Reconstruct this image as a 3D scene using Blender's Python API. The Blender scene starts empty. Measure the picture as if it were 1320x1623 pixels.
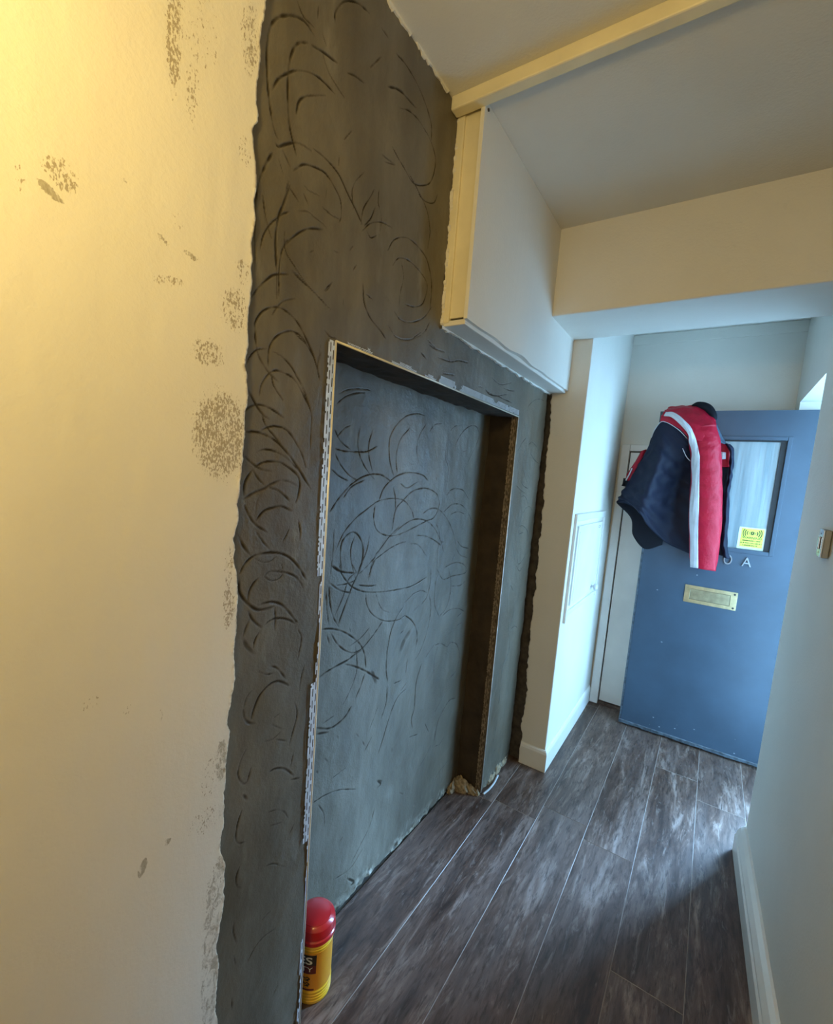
import bpy, bmesh, math, random, json
import numpy as np
from mathutils import Vector, Matrix
random.seed(7)
RNG = np.random.RandomState(11)
SC = bpy.context.scene
COL = SC.collection

# ------------------------------------------------------------------ camera, world, lights, exposure
cam = bpy.data.objects.new('camera', bpy.data.cameras.new('camera'))
COL.objects.link(cam)
cam.data.sensor_fit = 'VERTICAL'
cam.data.sensor_height = 36.0
cam.data.lens = 713.563 / 1623 * 36.0
cam.data.shift_y = 23.4 / 1623
cam.data.clip_start = 0.02
RX, RY, RZ = (0.830699, 0.551475, 0.076258), (0.127381, -0.054935, -0.990331), (-0.541954, 0.832381, -0.115882)
m = Matrix(((RX[0], -RY[0], -RZ[0]), (RX[1], -RY[1], -RZ[1]), (RX[2], -RY[2], -RZ[2])))
cam.matrix_world = Matrix.Translation((0, 0, 1.5)) @ m.to_4x4()
SC.camera = cam

world = bpy.data.worlds.new('daylight'); SC.world = world
world.use_nodes = True
bg = world.node_tree.nodes['Background']
bg.inputs['Color'].default_value = (0.32, 0.63, 0.98, 1)
bg.inputs['Strength'].default_value = 13.5

sun = bpy.data.objects.new('hazy_sun', bpy.data.lights.new('hazy_sun', 'SUN'))
sun.data.energy = 40.0; sun.data.angle = math.radians(32); sun.data.color = (0.30, 0.60, 1.0)
sun.rotation_euler = Vector((0.52, 0.85, 0.50)).to_track_quat('Z', 'Y').to_euler(); sun.location = (2, 5, 3); COL.objects.link(sun)

portal = bpy.data.objects.new('doorway_portal', bpy.data.lights.new('doorway_portal', 'AREA'))
portal.data.shape = 'RECTANGLE'; portal.data.size = 0.84; portal.data.size_y = 2.06
portal.data.cycles.is_portal = True
portal.location = (0.63, 2.71, 1.015)
portal.rotation_euler = (math.radians(90), 0, math.radians(90))
COL.objects.link(portal)

lamp = bpy.data.objects.new('hall_bulb_light', bpy.data.lights.new('hall_bulb_light', 'POINT'))
lamp.data.energy = 18.0; lamp.data.color = (1.0, 0.73, 0.24); lamp.data.shadow_soft_size = 0.05
lamp.location = (-0.36, -0.12, 2.02); COL.objects.link(lamp)

fill_light = bpy.data.objects.new('rear_window_light', bpy.data.lights.new('rear_window_light', 'AREA'))  # unseen fill lamp added behind the camera, no window stands there
fill_light.data.shape = 'RECTANGLE'; fill_light.data.size = 0.9; fill_light.data.size_y = 1.2
fill_light.data.energy = 7.0; fill_light.data.color = (1.0, 0.93, 0.82)
fill_light.location = (-0.15, -2.13, 1.55); fill_light.rotation_euler = (math.radians(90), 0, 0)
COL.objects.link(fill_light)

SC.view_settings.view_transform = 'Standard'
SC.view_settings.look = 'None'
SC.view_settings.exposure = 0.0
SC.view_settings.gamma = 1.0
SC.view_settings.use_curve_mapping = False

# ------------------------------------------------------------------ helpers
def tag(o, label=None, cat=None, group=None, kind=None):
    if label: o['label'] = label
    if cat: o['category'] = cat
    if group: o['group'] = group
    if kind: o['kind'] = kind
    return o

def empty(name, loc=(0, 0, 0), rz=0.0):
    o = bpy.data.objects.new(name, None); COL.objects.link(o)
    o.location = loc; o.rotation_euler = (0, 0, rz); o.empty_display_size = 0.05
    return o

def link(name, me, mat=None, parent=None, smooth=False):
    o = bpy.data.objects.new(name, me); COL.objects.link(o)
    if mat is not None and not me.materials:
        for mm in (mat if isinstance(mat, (list, tuple)) else [mat]): me.materials.append(mm)
    if smooth:
        me.polygons.foreach_set('use_smooth', [True] * len(me.polygons))
    if parent is not None: o.parent = parent
    return o

def mesh(name, v, f, mat=None, parent=None, smooth=False):
    me = bpy.data.meshes.new(name); me.from_pydata([tuple(map(float, q)) for q in v], [], f); me.update()
    return link(name, me, mat, parent, smooth)

class MB:
    """collects boxes, prisms and lathes into one mesh"""
    def __init__(s): s.v = []; s.f = []; s.m = []
    def add(s, v, f, m=0):
        k = len(s.v); s.v += [tuple(map(float, q)) for q in v]; s.f += [tuple(i + k for i in q) for q in f]; s.m += [m] * len(f)
        return s
    def box(s, a, b, m=0, bev=0.0):
        x0, y0, z0 = a; x1, y1, z1 = b
        if bev <= 0:
            v = [(x0, y0, z0), (x1, y0, z0), (x1, y1, z0), (x0, y1, z0), (x0, y0, z1), (x1, y0, z1), (x1, y1, z1), (x0, y1, z1)]
            return s.add(v, [(0, 3, 2, 1), (4, 5, 6, 7), (0, 1, 5, 4), (1, 2, 6, 5), (2, 3, 7, 6), (3, 0, 4, 7)], m)
        bm = bmesh.new(); bmesh.ops.create_cube(bm, size=1)
        for q in bm.verts: q.co = Vector(((x0 + x1) / 2 + q.co.x * (x1 - x0), (y0 + y1) / 2 + q.co.y * (y1 - y0), (z0 + z1) / 2 + q.co.z * (z1 - z0)))
        bmesh.ops.bevel(bm, geom=list(bm.edges), offset=bev, segments=2, affect='EDGES', profile=0.5)
        bm.verts.index_update()
        s.add([q.co[:] for q in bm.verts], [[w.index for w in q.verts] for q in bm.faces], m); bm.free()
        return s
    def lathe(s, prof, c=(0, 0, 0), n=40, m=0, axis='z', cap=True):
        v = []; f = []
        for r, h in prof:
            for i in range(n):
                a = 2 * math.pi * i / n; p, q = r * math.cos(a), r * math.sin(a)
                if axis == 'z': v.append((c[0] + p, c[1] + q, c[2] + h))
                elif axis == 'x': v.append((c[0] + h, c[1] + p, c[2] + q))
                else: v.append((c[0] + p, c[1] - h, c[2] + q))
        for k in range(len(prof) - 1):
            for i in range(n):
                j = (i + 1) % n
                f.append((k * n + i, k * n + j, (k + 1) * n + j, (k + 1) * n + i))
        if cap:
            f.append(tuple(range(n - 1, -1, -1))); f.append(tuple((len(prof) - 1) * n + i for i in range(n)))
        return s.add(v, f, m)
    def tube(s, pts, r, n=8, m=0):
        pts = [Vector(p) for p in pts]; v = []; f = []
        for k, p in enumerate(pts):
            t = (pts[min(k + 1, len(pts) - 1)] - pts[max(k - 1, 0)]).normalized()
            u = t.cross(Vector((0.31, 0.2, 0.93))).normalized(); w = t.cross(u)
            rr = r[k] if isinstance(r, (list, tuple)) else r
            for i in range(n):
                a = 2 * math.pi * i / n; v.append(p + u * (rr * math.cos(a)) + w * (rr * math.sin(a)))
        for k in range(len(pts) - 1):
            for i in range(n):
                j = (i + 1) % n; f.append((k * n + i, k * n + j, (k + 1) * n + j, (k + 1) * n + i))
        f.append(tuple(range(n - 1, -1, -1))); f.append(tuple((len(pts) - 1) * n + i for i in range(n)))
        return s.add(v, f, m)
    def build(s, name, mat, parent=None, smooth=False):
        o = mesh(name, s.v, s.f, mat, parent, smooth)
        if any(s.m): o.data.polygons.foreach_set('material_index', s.m)
        return o

def box(name, a, b, mat, parent=None, bev=0.0):
    return MB().box(a, b, 0, bev).build(name, mat, parent)

def cr(P, n):
    """Catmull-Rom resampling along axis 0"""
    P = np.asarray(P, float); k = len(P)
    Q = np.concatenate([2 * P[:1] - P[1:2], P, 2 * P[-1:] - P[-2:-1]])
    t = np.linspace(0, k - 1, n); i = np.minimum(t.astype(int), k - 2); u = t - i
    u = u.reshape((-1,) + (1,) * (P.ndim - 1))
    a, b, c, d = Q[i], Q[i + 1], Q[i + 2], Q[i + 3]
    return 0.5 * ((2 * b) + (c - a) * u + (2 * a - 5 * b + 4 * c - d) * u ** 2 + (3 * b - a - 3 * c + d) * u ** 3)

def vnoise(h, w, ch, cw, rng=RNG):
    """smooth value noise in -1..1 on an h x w grid with ch x cw cells"""
    g = rng.uniform(-1, 1, (ch + 2, cw + 2))
    y = np.linspace(0, ch, h, endpoint=False); x = np.linspace(0, cw, w, endpoint=False)
    iy, ix = y.astype(int), x.astype(int); fy, fx = (y - iy)[:, None], (x - ix)[None, :]
    fy = fy * fy * (3 - 2 * fy); fx = fx * fx * (3 - 2 * fx)
    A = g[np.ix_(iy, ix)]; B = g[np.ix_(iy, ix + 1)]; Cc = g[np.ix_(iy + 1, ix)]; D = g[np.ix_(iy + 1, ix + 1)]
    return (A * (1 - fx) + B * fx) * (1 - fy) + (Cc * (1 - fx) + D * fx) * fy

def jag(n, cells, amp, rng=RNG):
    return sum(vnoise(1, n, 1, max(2, int(cells * 2 ** k)), rng)[0] * amp / 1.7 ** k for k in range(4))

def grid_mesh(name, P, keep, mat, parent, attrs=None, flip=False, smooth=True):
    h, w = P.shape[:2]
    idx = np.arange(h * w).reshape(h, w)
    q = np.stack([idx[:-1, :-1], idx[:-1, 1:], idx[1:, 1:], idx[1:, :-1]], -1)
    if flip: q = q[..., ::-1]
    q = q[keep] if keep is not None else q.reshape(-1, 4)
    used = np.unique(q); remap = np.full(h * w, -1); remap[used] = np.arange(len(used))
    q = remap[q]; V = P.reshape(-1, 3)[used]
    me = bpy.data.meshes.new(name)
    me.vertices.add(len(V)); me.vertices.foreach_set('co', V.astype(np.float32).ravel())
    me.loops.add(q.size); me.loops.foreach_set('vertex_index', q.astype(np.int32).ravel())
    me.polygons.add(len(q)); me.polygons.foreach_set('loop_start', np.arange(0, q.size, 4, dtype=np.int32))
    me.polygons.foreach_set('use_smooth', np.full(len(q), smooth))
    me.update(calc_edges=True)
    for k, a in (attrs or {}).items():
        at = me.attributes.new(k, 'FLOAT', 'POINT'); at.data.foreach_set('value', a.reshape(-1)[used].astype(np.float32))
    me.validate()
    return link(name, me, mat, parent)

# ------------------------------------------------------------------ materials
def new_mat(name):
    mt = bpy.data.materials.new(name); mt.use_nodes = True
    nt = mt.node_tree; b = nt.nodes['Principled BSDF']
    return mt, nt, b

def N(nt, typ, **kw):
    n = nt.nodes.new(typ)
    for k, v in kw.items():
        if k.startswith('_'): setattr(n, k[1:], v)
        else: n.inputs[k.replace('__', ' ')].default_value = v
    return n

def coords(nt, scale=(1, 1, 1)):
    tc = N(nt, 'ShaderNodeTexCoord'); mp = N(nt, 'ShaderNodeMapping'); mp.inputs['Scale'].default_value = scale
    nt.links.new(tc.outputs['Object'], mp.inputs['Vector']); return mp.outputs['Vector']

def noise(nt, vec, scale, detail=4.0, rough=0.55, dist=0.0):
    n = N(nt, 'ShaderNodeTexNoise', Scale=scale, Detail=detail, Roughness=rough, Distortion=dist)
    nt.links.new(vec, n.inputs['Vector']); return n.outputs['Fac']

def ramp(nt, fac, stops):
    r = nt.nodes.new('ShaderNodeValToRGB'); e = r.color_ramp.elements
    while len(e) < len(stops): e.new(0.5)
    for i, (p, c) in enumerate(stops):
        e[i].position = p; e[i].color = (*c, 1) if len(c) == 3 else c
    nt.links.new(fac, r.inputs['Fac']); return r.outputs['Color']

def mixc(nt, fac, a, b):
    n = nt.nodes.new('ShaderNodeMix'); n.data_type = 'RGBA'
    for s, v in ((0, fac), (6, a), (7, b)):
        if hasattr(v, 'is_linked') or hasattr(v, 'links'): nt.links.new(v, n.inputs[s])
        elif isinstance(v, (int, float)): n.inputs[s].default_value = v
        else: n.inputs[s].default_value = (*v, 1)
    return n.outputs[2]

def math_(nt, op, a, b=0.0, clamp=False):
    n = nt.nodes.new('ShaderNodeMath'); n.operation = op; n.use_clamp = clamp
    for s, v in ((0, a), (1, b)):
        if isinstance(v, (int, float)): n.inputs[s].default_value = v
        else: nt.links.new(v, n.inputs[s])
    return n.outputs[0]

def attr(nt, name):
    a = nt.nodes.new('ShaderNodeAttribute'); a.attribute_name = name; return a.outputs['Fac']

def bump(nt, b, h, strength, dist):
    n = N(nt, 'ShaderNodeBump', Strength=strength, Distance=dist)
    nt.links.new(h, n.inputs['Height']); nt.links.new(n.outputs['Normal'], b.inputs['Normal'])

def sharp(o, deg=28):
    o.data.set_sharp_from_angle(angle=math.radians(deg)); return o

def simple(name, c, rough=0.5, metal=0.0, var=0.12, vs=12.0, bs=0.0, bscale=150.0, coat=0.0):
    mt, nt, b = new_mat(name)
    v = coords(nt)
    lo = tuple(x * (1 - var) for x in c); hi = tuple(min(1, x * (1 + var)) for x in c)
    nt.links.new(ramp(nt, noise(nt, v, vs), [(0.3, lo), (0.7, hi)]), b.inputs['Base Color'])
    b.inputs['Roughness'].default_value = rough; b.inputs['Metallic'].default_value = metal
    if coat: b.inputs['Coat Weight'].default_value = coat; b.inputs['Coat Roughness'].default_value = 0.15
    if bs: bump(nt, b, noise(nt, v, bscale, 3), bs, 0.002)
    return mt

def paint_mat(name, c, dirt=0.25, rough=0.55):
    """emulsion paint with roller stipple, faint scuffs and plaster smears (patch attribute)"""
    mt, nt, b = new_mat(name)
    v = coords(nt)
    base = ramp(nt, noise(nt, v, 3.0, 5), [(0.3, tuple(x * 0.93 for x in c)), (0.7, c)])
    sc = ramp(nt, noise(nt, v, 22.0, 6, 0.7), [(0.66, (0, 0, 0)), (0.76, (1, 1, 1))])
    base = mixc(nt, math_(nt, 'MULTIPLY', sc, dirt), base, tuple(x * 0.72 for x in c))
    nt.links.new(base, b.inputs['Base Color'])
    b.inputs['Roughness'].default_value = rough
    st = math_(nt, 'ADD', noise(nt, v, 140.0, 3), math_(nt, 'MULTIPLY', noise(nt, v, 30.0, 2), 0.8))
    bump(nt, b, st, 0.22, 0.004)
    return mt

M = {}
M['white'] = paint_mat('white_emulsion', (0.74, 0.71, 0.64))
M['ceiling'] = paint_mat('ceiling_emulsion', (0.70, 0.67, 0.60), 0.08)
M['gloss'] = simple('white_gloss_woodwork', (0.74, 0.73, 0.69), 0.32, var=0.06, vs=6, bs=0.08, bscale=60)
M['cream_board'] = simple('cream_painted_board', (0.74, 0.66, 0.45), 0.5, var=0.08, vs=8)
M['dark'] = simple('bare_masonry', (0.055, 0.045, 0.036), 0.95, var=0.5, vs=30, bs=0.6, bscale=60)
M['jamb'] = simple('brown_rough_render', (0.040, 0.027, 0.016), 0.9, var=0.35, vs=14, bs=0.5, bscale=90)
M['mortar'] = simple('sandy_mortar', (0.30, 0.235, 0.15), 0.95, var=0.4, vs=60, bs=0.7, bscale=160)
M['galv'] = simple('galvanised_bead', (0.66, 0.68, 0.70), 0.35, metal=0.35, var=0.2, vs=40)
M['bead_nose'] = simple('bead_nose_metal', (0.72, 0.67, 0.55), 0.35, metal=0.3, var=0.12, vs=30)
M['rust'] = simple('mortar_stained_bead', (0.22, 0.17, 0.12), 0.7, metal=0.3, var=0.6, vs=60)
M['concrete'] = simple('pale_concrete', (0.42, 0.42, 0.40), 0.9)

def painted_plaster_mat():
    mt, nt, b = new_mat('old_cream_emulsion')
    v = coords(nt); c = (0.76, 0.715, 0.62)
    base = ramp(nt, noise(nt, v, 2.5, 5), [(0.3, tuple(x * 0.92 for x in c)), (0.7, c)])
    vs = coords(nt, (1, 1.0, 0.55))
    p = attr(nt, 'patch'); sp = noise(nt, vs, 300.0, 3, 0.6)
    big = noise(nt, vs, 110.0, 3, 0.6)
    th = math_(nt, 'ADD', math_(nt, 'MULTIPLY', sp, 0.65), math_(nt, 'MULTIPLY', big, 0.35))
    lim = math_(nt, 'SUBTRACT', 0.70, math_(nt, 'MULTIPLY', p, 0.24))
    k = math_(nt, 'MULTIPLY', math_(nt, 'SUBTRACT', th, lim), 16.0, True)
    k = math_(nt, 'MULTIPLY', k, math_(nt, 'MULTIPLY', p, 2.2, True))
    base = mixc(nt, math_(nt, 'MULTIPLY', k, 0.72), base, (0.235, 0.17, 0.085))
    s = math_(nt, 'MULTIPLY', math_(nt, 'ADD', math_(nt, 'MULTIPLY', attr(nt, 'smear'), 1.85), math_(nt, 'MULTIPLY', math_(nt, 'SUBTRACT', noise(nt, vs, 75.0, 6, 0.75, 0.8), 0.78), 4.2)), 2.2, True)
    base = mixc(nt, math_(nt, 'MULTIPLY', s, math_(nt, 'MULTIPLY', math_(nt, 'ADD', sp, 0.35), 0.85), True), base, (0.27, 0.225, 0.15))
    ed = attr(nt, 'edge')
    base = mixc(nt, math_(nt, 'MULTIPLY', ed, 0.8), base, ramp(nt, noise(nt, v, 70, 4), [(0.42, (0.42, 0.33, 0.21)), (0.56, (0.85, 0.80, 0.68))]))
    nt.links.new(base, b.inputs['Base Color']); b.inputs['Roughness'].default_value = 0.5
    h = math_(nt, 'ADD', noise(nt, v, 150.0, 3), math_(nt, 'MULTIPLY', noise(nt, v, 60.0, 3), 0.6))
    bump(nt, b, math_(nt, 'SUBTRACT', h, math_(nt, 'MULTIPLY', k, 0.4)), 0.22, 0.003)
    return mt
M['plaster'] = painted_plaster_mat()

def cement_mat():
    mt, nt, b = new_mat('scratched_cement_render')
    v = coords(nt)
    vz = coords(nt, (1, 1.4, 0.5))
    c = ramp(nt, noise(nt, vz, 5.0, 6, 0.62), [(0.26, (0.074, 0.060, 0.039)), (0.5, (0.116, 0.099, 0.070)), (0.74, (0.178, 0.157, 0.118))])
    c = mixc(nt, ramp(nt, noise(nt, v, 26.0, 5, 0.7), [(0.60, (0, 0, 0)), (0.74, (0.55, 0.55, 0.55))]), c, (0.105, 0.085, 0.058))
    c = mixc(nt, ramp(nt, noise(nt, vz, 9.0, 4, 0.6), [(0.62, (0, 0, 0)), (0.8, (0.5, 0.5, 0.5))]), c, (0.28, 0.265, 0.225))
    g = attr(nt, 'groove')
    c = mixc(nt, g, c, (0.022, 0.016, 0.011))
    ba = attr(nt, 'base')
    c = mixc(nt, ba, c, ramp(nt, noise(nt, v, 45.0, 4), [(0.4, (0.03, 0.025, 0.02)), (0.52, (0.24, 0.21, 0.15)), (0.7, (0.42, 0.40, 0.34))]))
    nt.links.new(c, b.inputs['Base Color'])
    ro = mixc(nt, g, ramp(nt, noise(nt, vz, 7.0, 4), [(0.3, (0.33,) * 3), (0.7, (0.50,) * 3)]), (0.95, 0.95, 0.95))
    nt.links.new(ro, b.inputs['Roughness'])
    nt.links.new(math_(nt, 'SUBTRACT', 0.5, math_(nt, 'MULTIPLY', g, 0.5), True), b.inputs['Specular IOR Level'])
    h = math_(nt, 'ADD', noise(nt, v, 120.0, 4, 0.6), math_(nt, 'MULTIPLY', noise(nt, vz, 18.0, 4), 1.5))
    bump(nt, b, h, 0.28, 0.004)
    return mt
M['cement'] = cement_mat()

def plank_mat():
    mt, nt, b = new_mat('brown_laminate_plank')
    tc = N(nt, 'ShaderNodeTexCoord'); oi = nt.nodes.new('ShaderNodeObjectInfo')
    mp = N(nt, 'ShaderNodeMapping'); mp.inputs['Scale'].default_value = (1, 0.16, 1)
    off = nt.nodes.new('ShaderNodeVectorMath'); off.operation = 'ADD'
    cmb = nt.nodes.new('ShaderNodeCombineXYZ')
    nt.links.new(math_(nt, 'MULTIPLY', oi.outputs['Random'], 37.0), cmb.inputs['X']); nt.links.new(math_(nt, 'MULTIPLY', oi.outputs['Random'], 91.0), cmb.inputs['Y'])
    nt.links.new(tc.outputs['Object'], off.inputs[0]); nt.links.new(cmb.outputs[0], off.inputs[1]); nt.links.new(off.outputs[0], mp.inputs['Vector'])
    v = mp.outputs['Vector']
    g1 = noise(nt, v, 16.0, 9, 0.68, 0.7); g2 = noise(nt, v, 85.0, 6, 0.7, 0.4); g3 = noise(nt, v, 6.0, 5, 0.65, 0.8)
    c = ramp(nt, g1, [(0.32, (0.018, 0.010, 0.007)), (0.45, (0.066, 0.036, 0.025)), (0.55, (0.115, 0.069, 0.050)), (0.70, (0.31, 0.235, 0.20))])
    c = mixc(nt, ramp(nt, noise(nt, v, 38.0, 5, 0.7, 1.0), [(0.56, (0, 0, 0)), (0.70, (0.55, 0.55, 0.55))]), c, (0.30, 0.24, 0.205))
    c = mixc(nt, ramp(nt, g3, [(0.4, (0, 0, 0)), (0.7, (0.6, 0.6, 0.6))]), c, (0.165, 0.125, 0.110))
    c = mixc(nt, ramp(nt, g2, [(0.50, (0, 0, 0)), (0.64, (0.75, 0.75, 0.75))]), c, (0.030, 0.017, 0.012))
    nt.links.new(c, b.inputs['Base Color'])
    nt.links.new(ramp(nt, g1, [(0.3, (0.36,) * 3), (0.7, (0.5,) * 3)]), b.inputs['Roughness'])
    bump(nt, b, math_(nt, 'ADD', g2, g1), 0.12, 0.002)
    return mt
M['plank'] = plank_mat()
M['plank_edge'] = simple('plank_bevel_highlight', (0.27, 0.22, 0.19), 0.45, var=0.3, vs=20)  # lighter colour paints the highlight along the plank bevels

# ------------------------------------------------------------------ setting: floor
YB, YE, ZC, ZL = -2.2, 3.295, 2.55, 2.50
def wallx(y): return 0.29 + (2.3 - y) * 0.0416
floor = box('floor', (-1.0, YB, -0.06), (0.62, YE, -0.009), M['dark'])
tag(floor, 'dark brown wood laminate floor running down the hallway to the door', 'floor', kind='structure')
def plank(x0, x1, y0, y1):
    b, t = 0.0013, 0.009
    if x1 - x0 < 0.01 or y1 - y0 < 0.01: return
    v = [(x0, y0, -t), (x1, y0, -t), (x1, y1, -t), (x0, y1, -t), (x0, y0, -b), (x1, y0, -b), (x1, y1, -b), (x0, y1, -b),
         (x0 + b, y0 + b, 0), (x1 - b, y0 + b, 0), (x1 - b, y1 - b, 0), (x0 + b, y1 - b, 0)]
    f = [(8, 9, 10, 11), (4, 5, 9, 8), (5, 6, 10, 9), (6, 7, 11, 10), (7, 4, 8, 11), (0, 1, 5, 4), (1, 2, 6, 5), (2, 3, 7, 6), (3, 0, 4, 7)]
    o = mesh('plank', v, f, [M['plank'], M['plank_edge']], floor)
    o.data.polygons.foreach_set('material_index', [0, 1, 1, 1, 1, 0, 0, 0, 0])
JOINTS = {0: 1.885, 1: 0.62, 2: 2.02, 3: 1.935, 4: 1.44, 5: 2.56, 6: 0.9, 7: 1.7}
for k in range(8):
    xa = -0.884 + 0.2 * k; xb = min(xa + 0.2, 0.62)
    cuts = sorted({YB, YE} | {JOINTS[k] + 1.29 * q for q in range(-4, 4) if YB + .02 < JOINTS[k] + 1.29 * q < YE - .02})
    for y0, y1 in zip(cuts[:-1], cuts[1:]): plank(xa, xb, y0, y1)
landing = box('floor_landing', (0.62, 1.2, -0.12), (3.2, 4.6, -0.03), M['concrete'])
tag(landing, 'pale concrete landing outside the front doorway', 'landing', kind='structure')

outside = box('daylight_blocker', (0.76, 0.6, -0.12), (2.6, 2.24, 3.4), M['concrete'])  # unseen block added to narrow the daylight entering the doorway
tag(outside, 'unseen grey block added beside the front doorway to cut off part of the daylight', 'wall', kind='structure')

# ------------------------------------------------------------------ setting: ceiling, beam, boxing, batten
ceil = MB().box((-1.0, YB, ZC), (0.75, 1.18, ZC + 0.1)).box((-1.0, 1.18, 2.535), (0.75, 2.29, 2.65)).box((-1.0, 2.27, ZL), (0.75, YE + .1, 2.65)).build('ceiling', M['ceiling'])
tag(ceil, 'off-white painted hallway ceiling above the bare cement wall', 'ceiling', kind='structure')
beam = MB().box((-0.70, 1.925, 2.195), (0.62, 2.272, 2.56), 0, 0.006).build('trim_3', M['white'])
tag(beam, 'boxed cream ceiling beam crossing the hallway before the front door', 'beam', kind='structure')
batten = MB().box((-0.752, 1.165, 2.515), (0.40, 1.200, 2.552), 0, 0.004).build('trim_2', M['cream_board'])
tag(batten, 'narrow cream batten running across the ceiling', 'trim', kind='structure')

boxing = empty('trim_1', (-0.70, 1.7, 1.95))
tag(boxing, 'white boxed-in duct fixed high on the cement wall under the ceiling', 'boxing', kind='structure')
def loc(o, par):                                    # keep world position under a moved parent
    o.parent = par; o.location = -Vector(par.location); return o
# side board: a thin sheet with a slightly bowed bottom edge
n = 30; v = []; f = []
for i in range(n + 1):
    y = 1.196 + (2.273 - 1.196) * i / n
    bow = 0.006 * math.exp(-((y - 1.62) / 0.10) ** 2)
    zb = 1.957 - 0.004 * math.sin(i * 0.9) * math.exp(-((y - 1.6) / 0.3) ** 2)
    for x, z in ((-0.672, zb), (-0.660 + bow, zb), (-0.660, 2.534), (-0.672, 2.534)): v.append((x, y, z))
for i in range(n):
    for j in range(4):
        a, b2 = i * 4 + j, i * 4 + (j + 1) % 4
        f.append((a, b2, b2 + 4, a + 4))
f += [(3, 2, 1, 0), (n * 4, n * 4 + 1, n * 4 + 2, n * 4 + 3)]
loc(mesh('side_board', v, f, M['white'], boxing), boxing)
loc(box('end_panel', (-0.748, 1.212, 1.968), (-0.672, 1.226, 2.53), M['cream_board'], boxing, 0.002), boxing)
loc(box('edge_lath', (-0.752, 1.204, 1.955), (-0.727, 1.222, 2.53), M['cream_board'], boxing, 0.003), boxing)
loc(box('bottom_board', (-0.752, 1.208, 1.946), (-0.672, 2.273, 1.962), M['white'], boxing, 0.003), boxing)
loc(MB().lathe([(0.004, 0), (0.004, 0.003), (0.0015, 0.004)], (-0.660, 1.215, 2.517), 12, axis='x').build('screw', M['dark'], boxing), boxing)

# ------------------------------------------------------------------ setting: left wall
wl = MB().box((-1.1, YB, 0), (-0.905, 2.30, 2.6)).box((-0.91, YB, 0), (-0.775, 0.755, 2.6)).box((-0.91, 1.905, 0), (-0.775, 2.30, 2.6)).box((-0.91, 0.7, 1.80), (-0.775, 1.95, 2.6)).build('wall_left', M['dark'])
tag(wl, 'left hallway wall, cream paint hacked off to bare grey cement render around a recess', 'wall', kind='structure')

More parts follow.
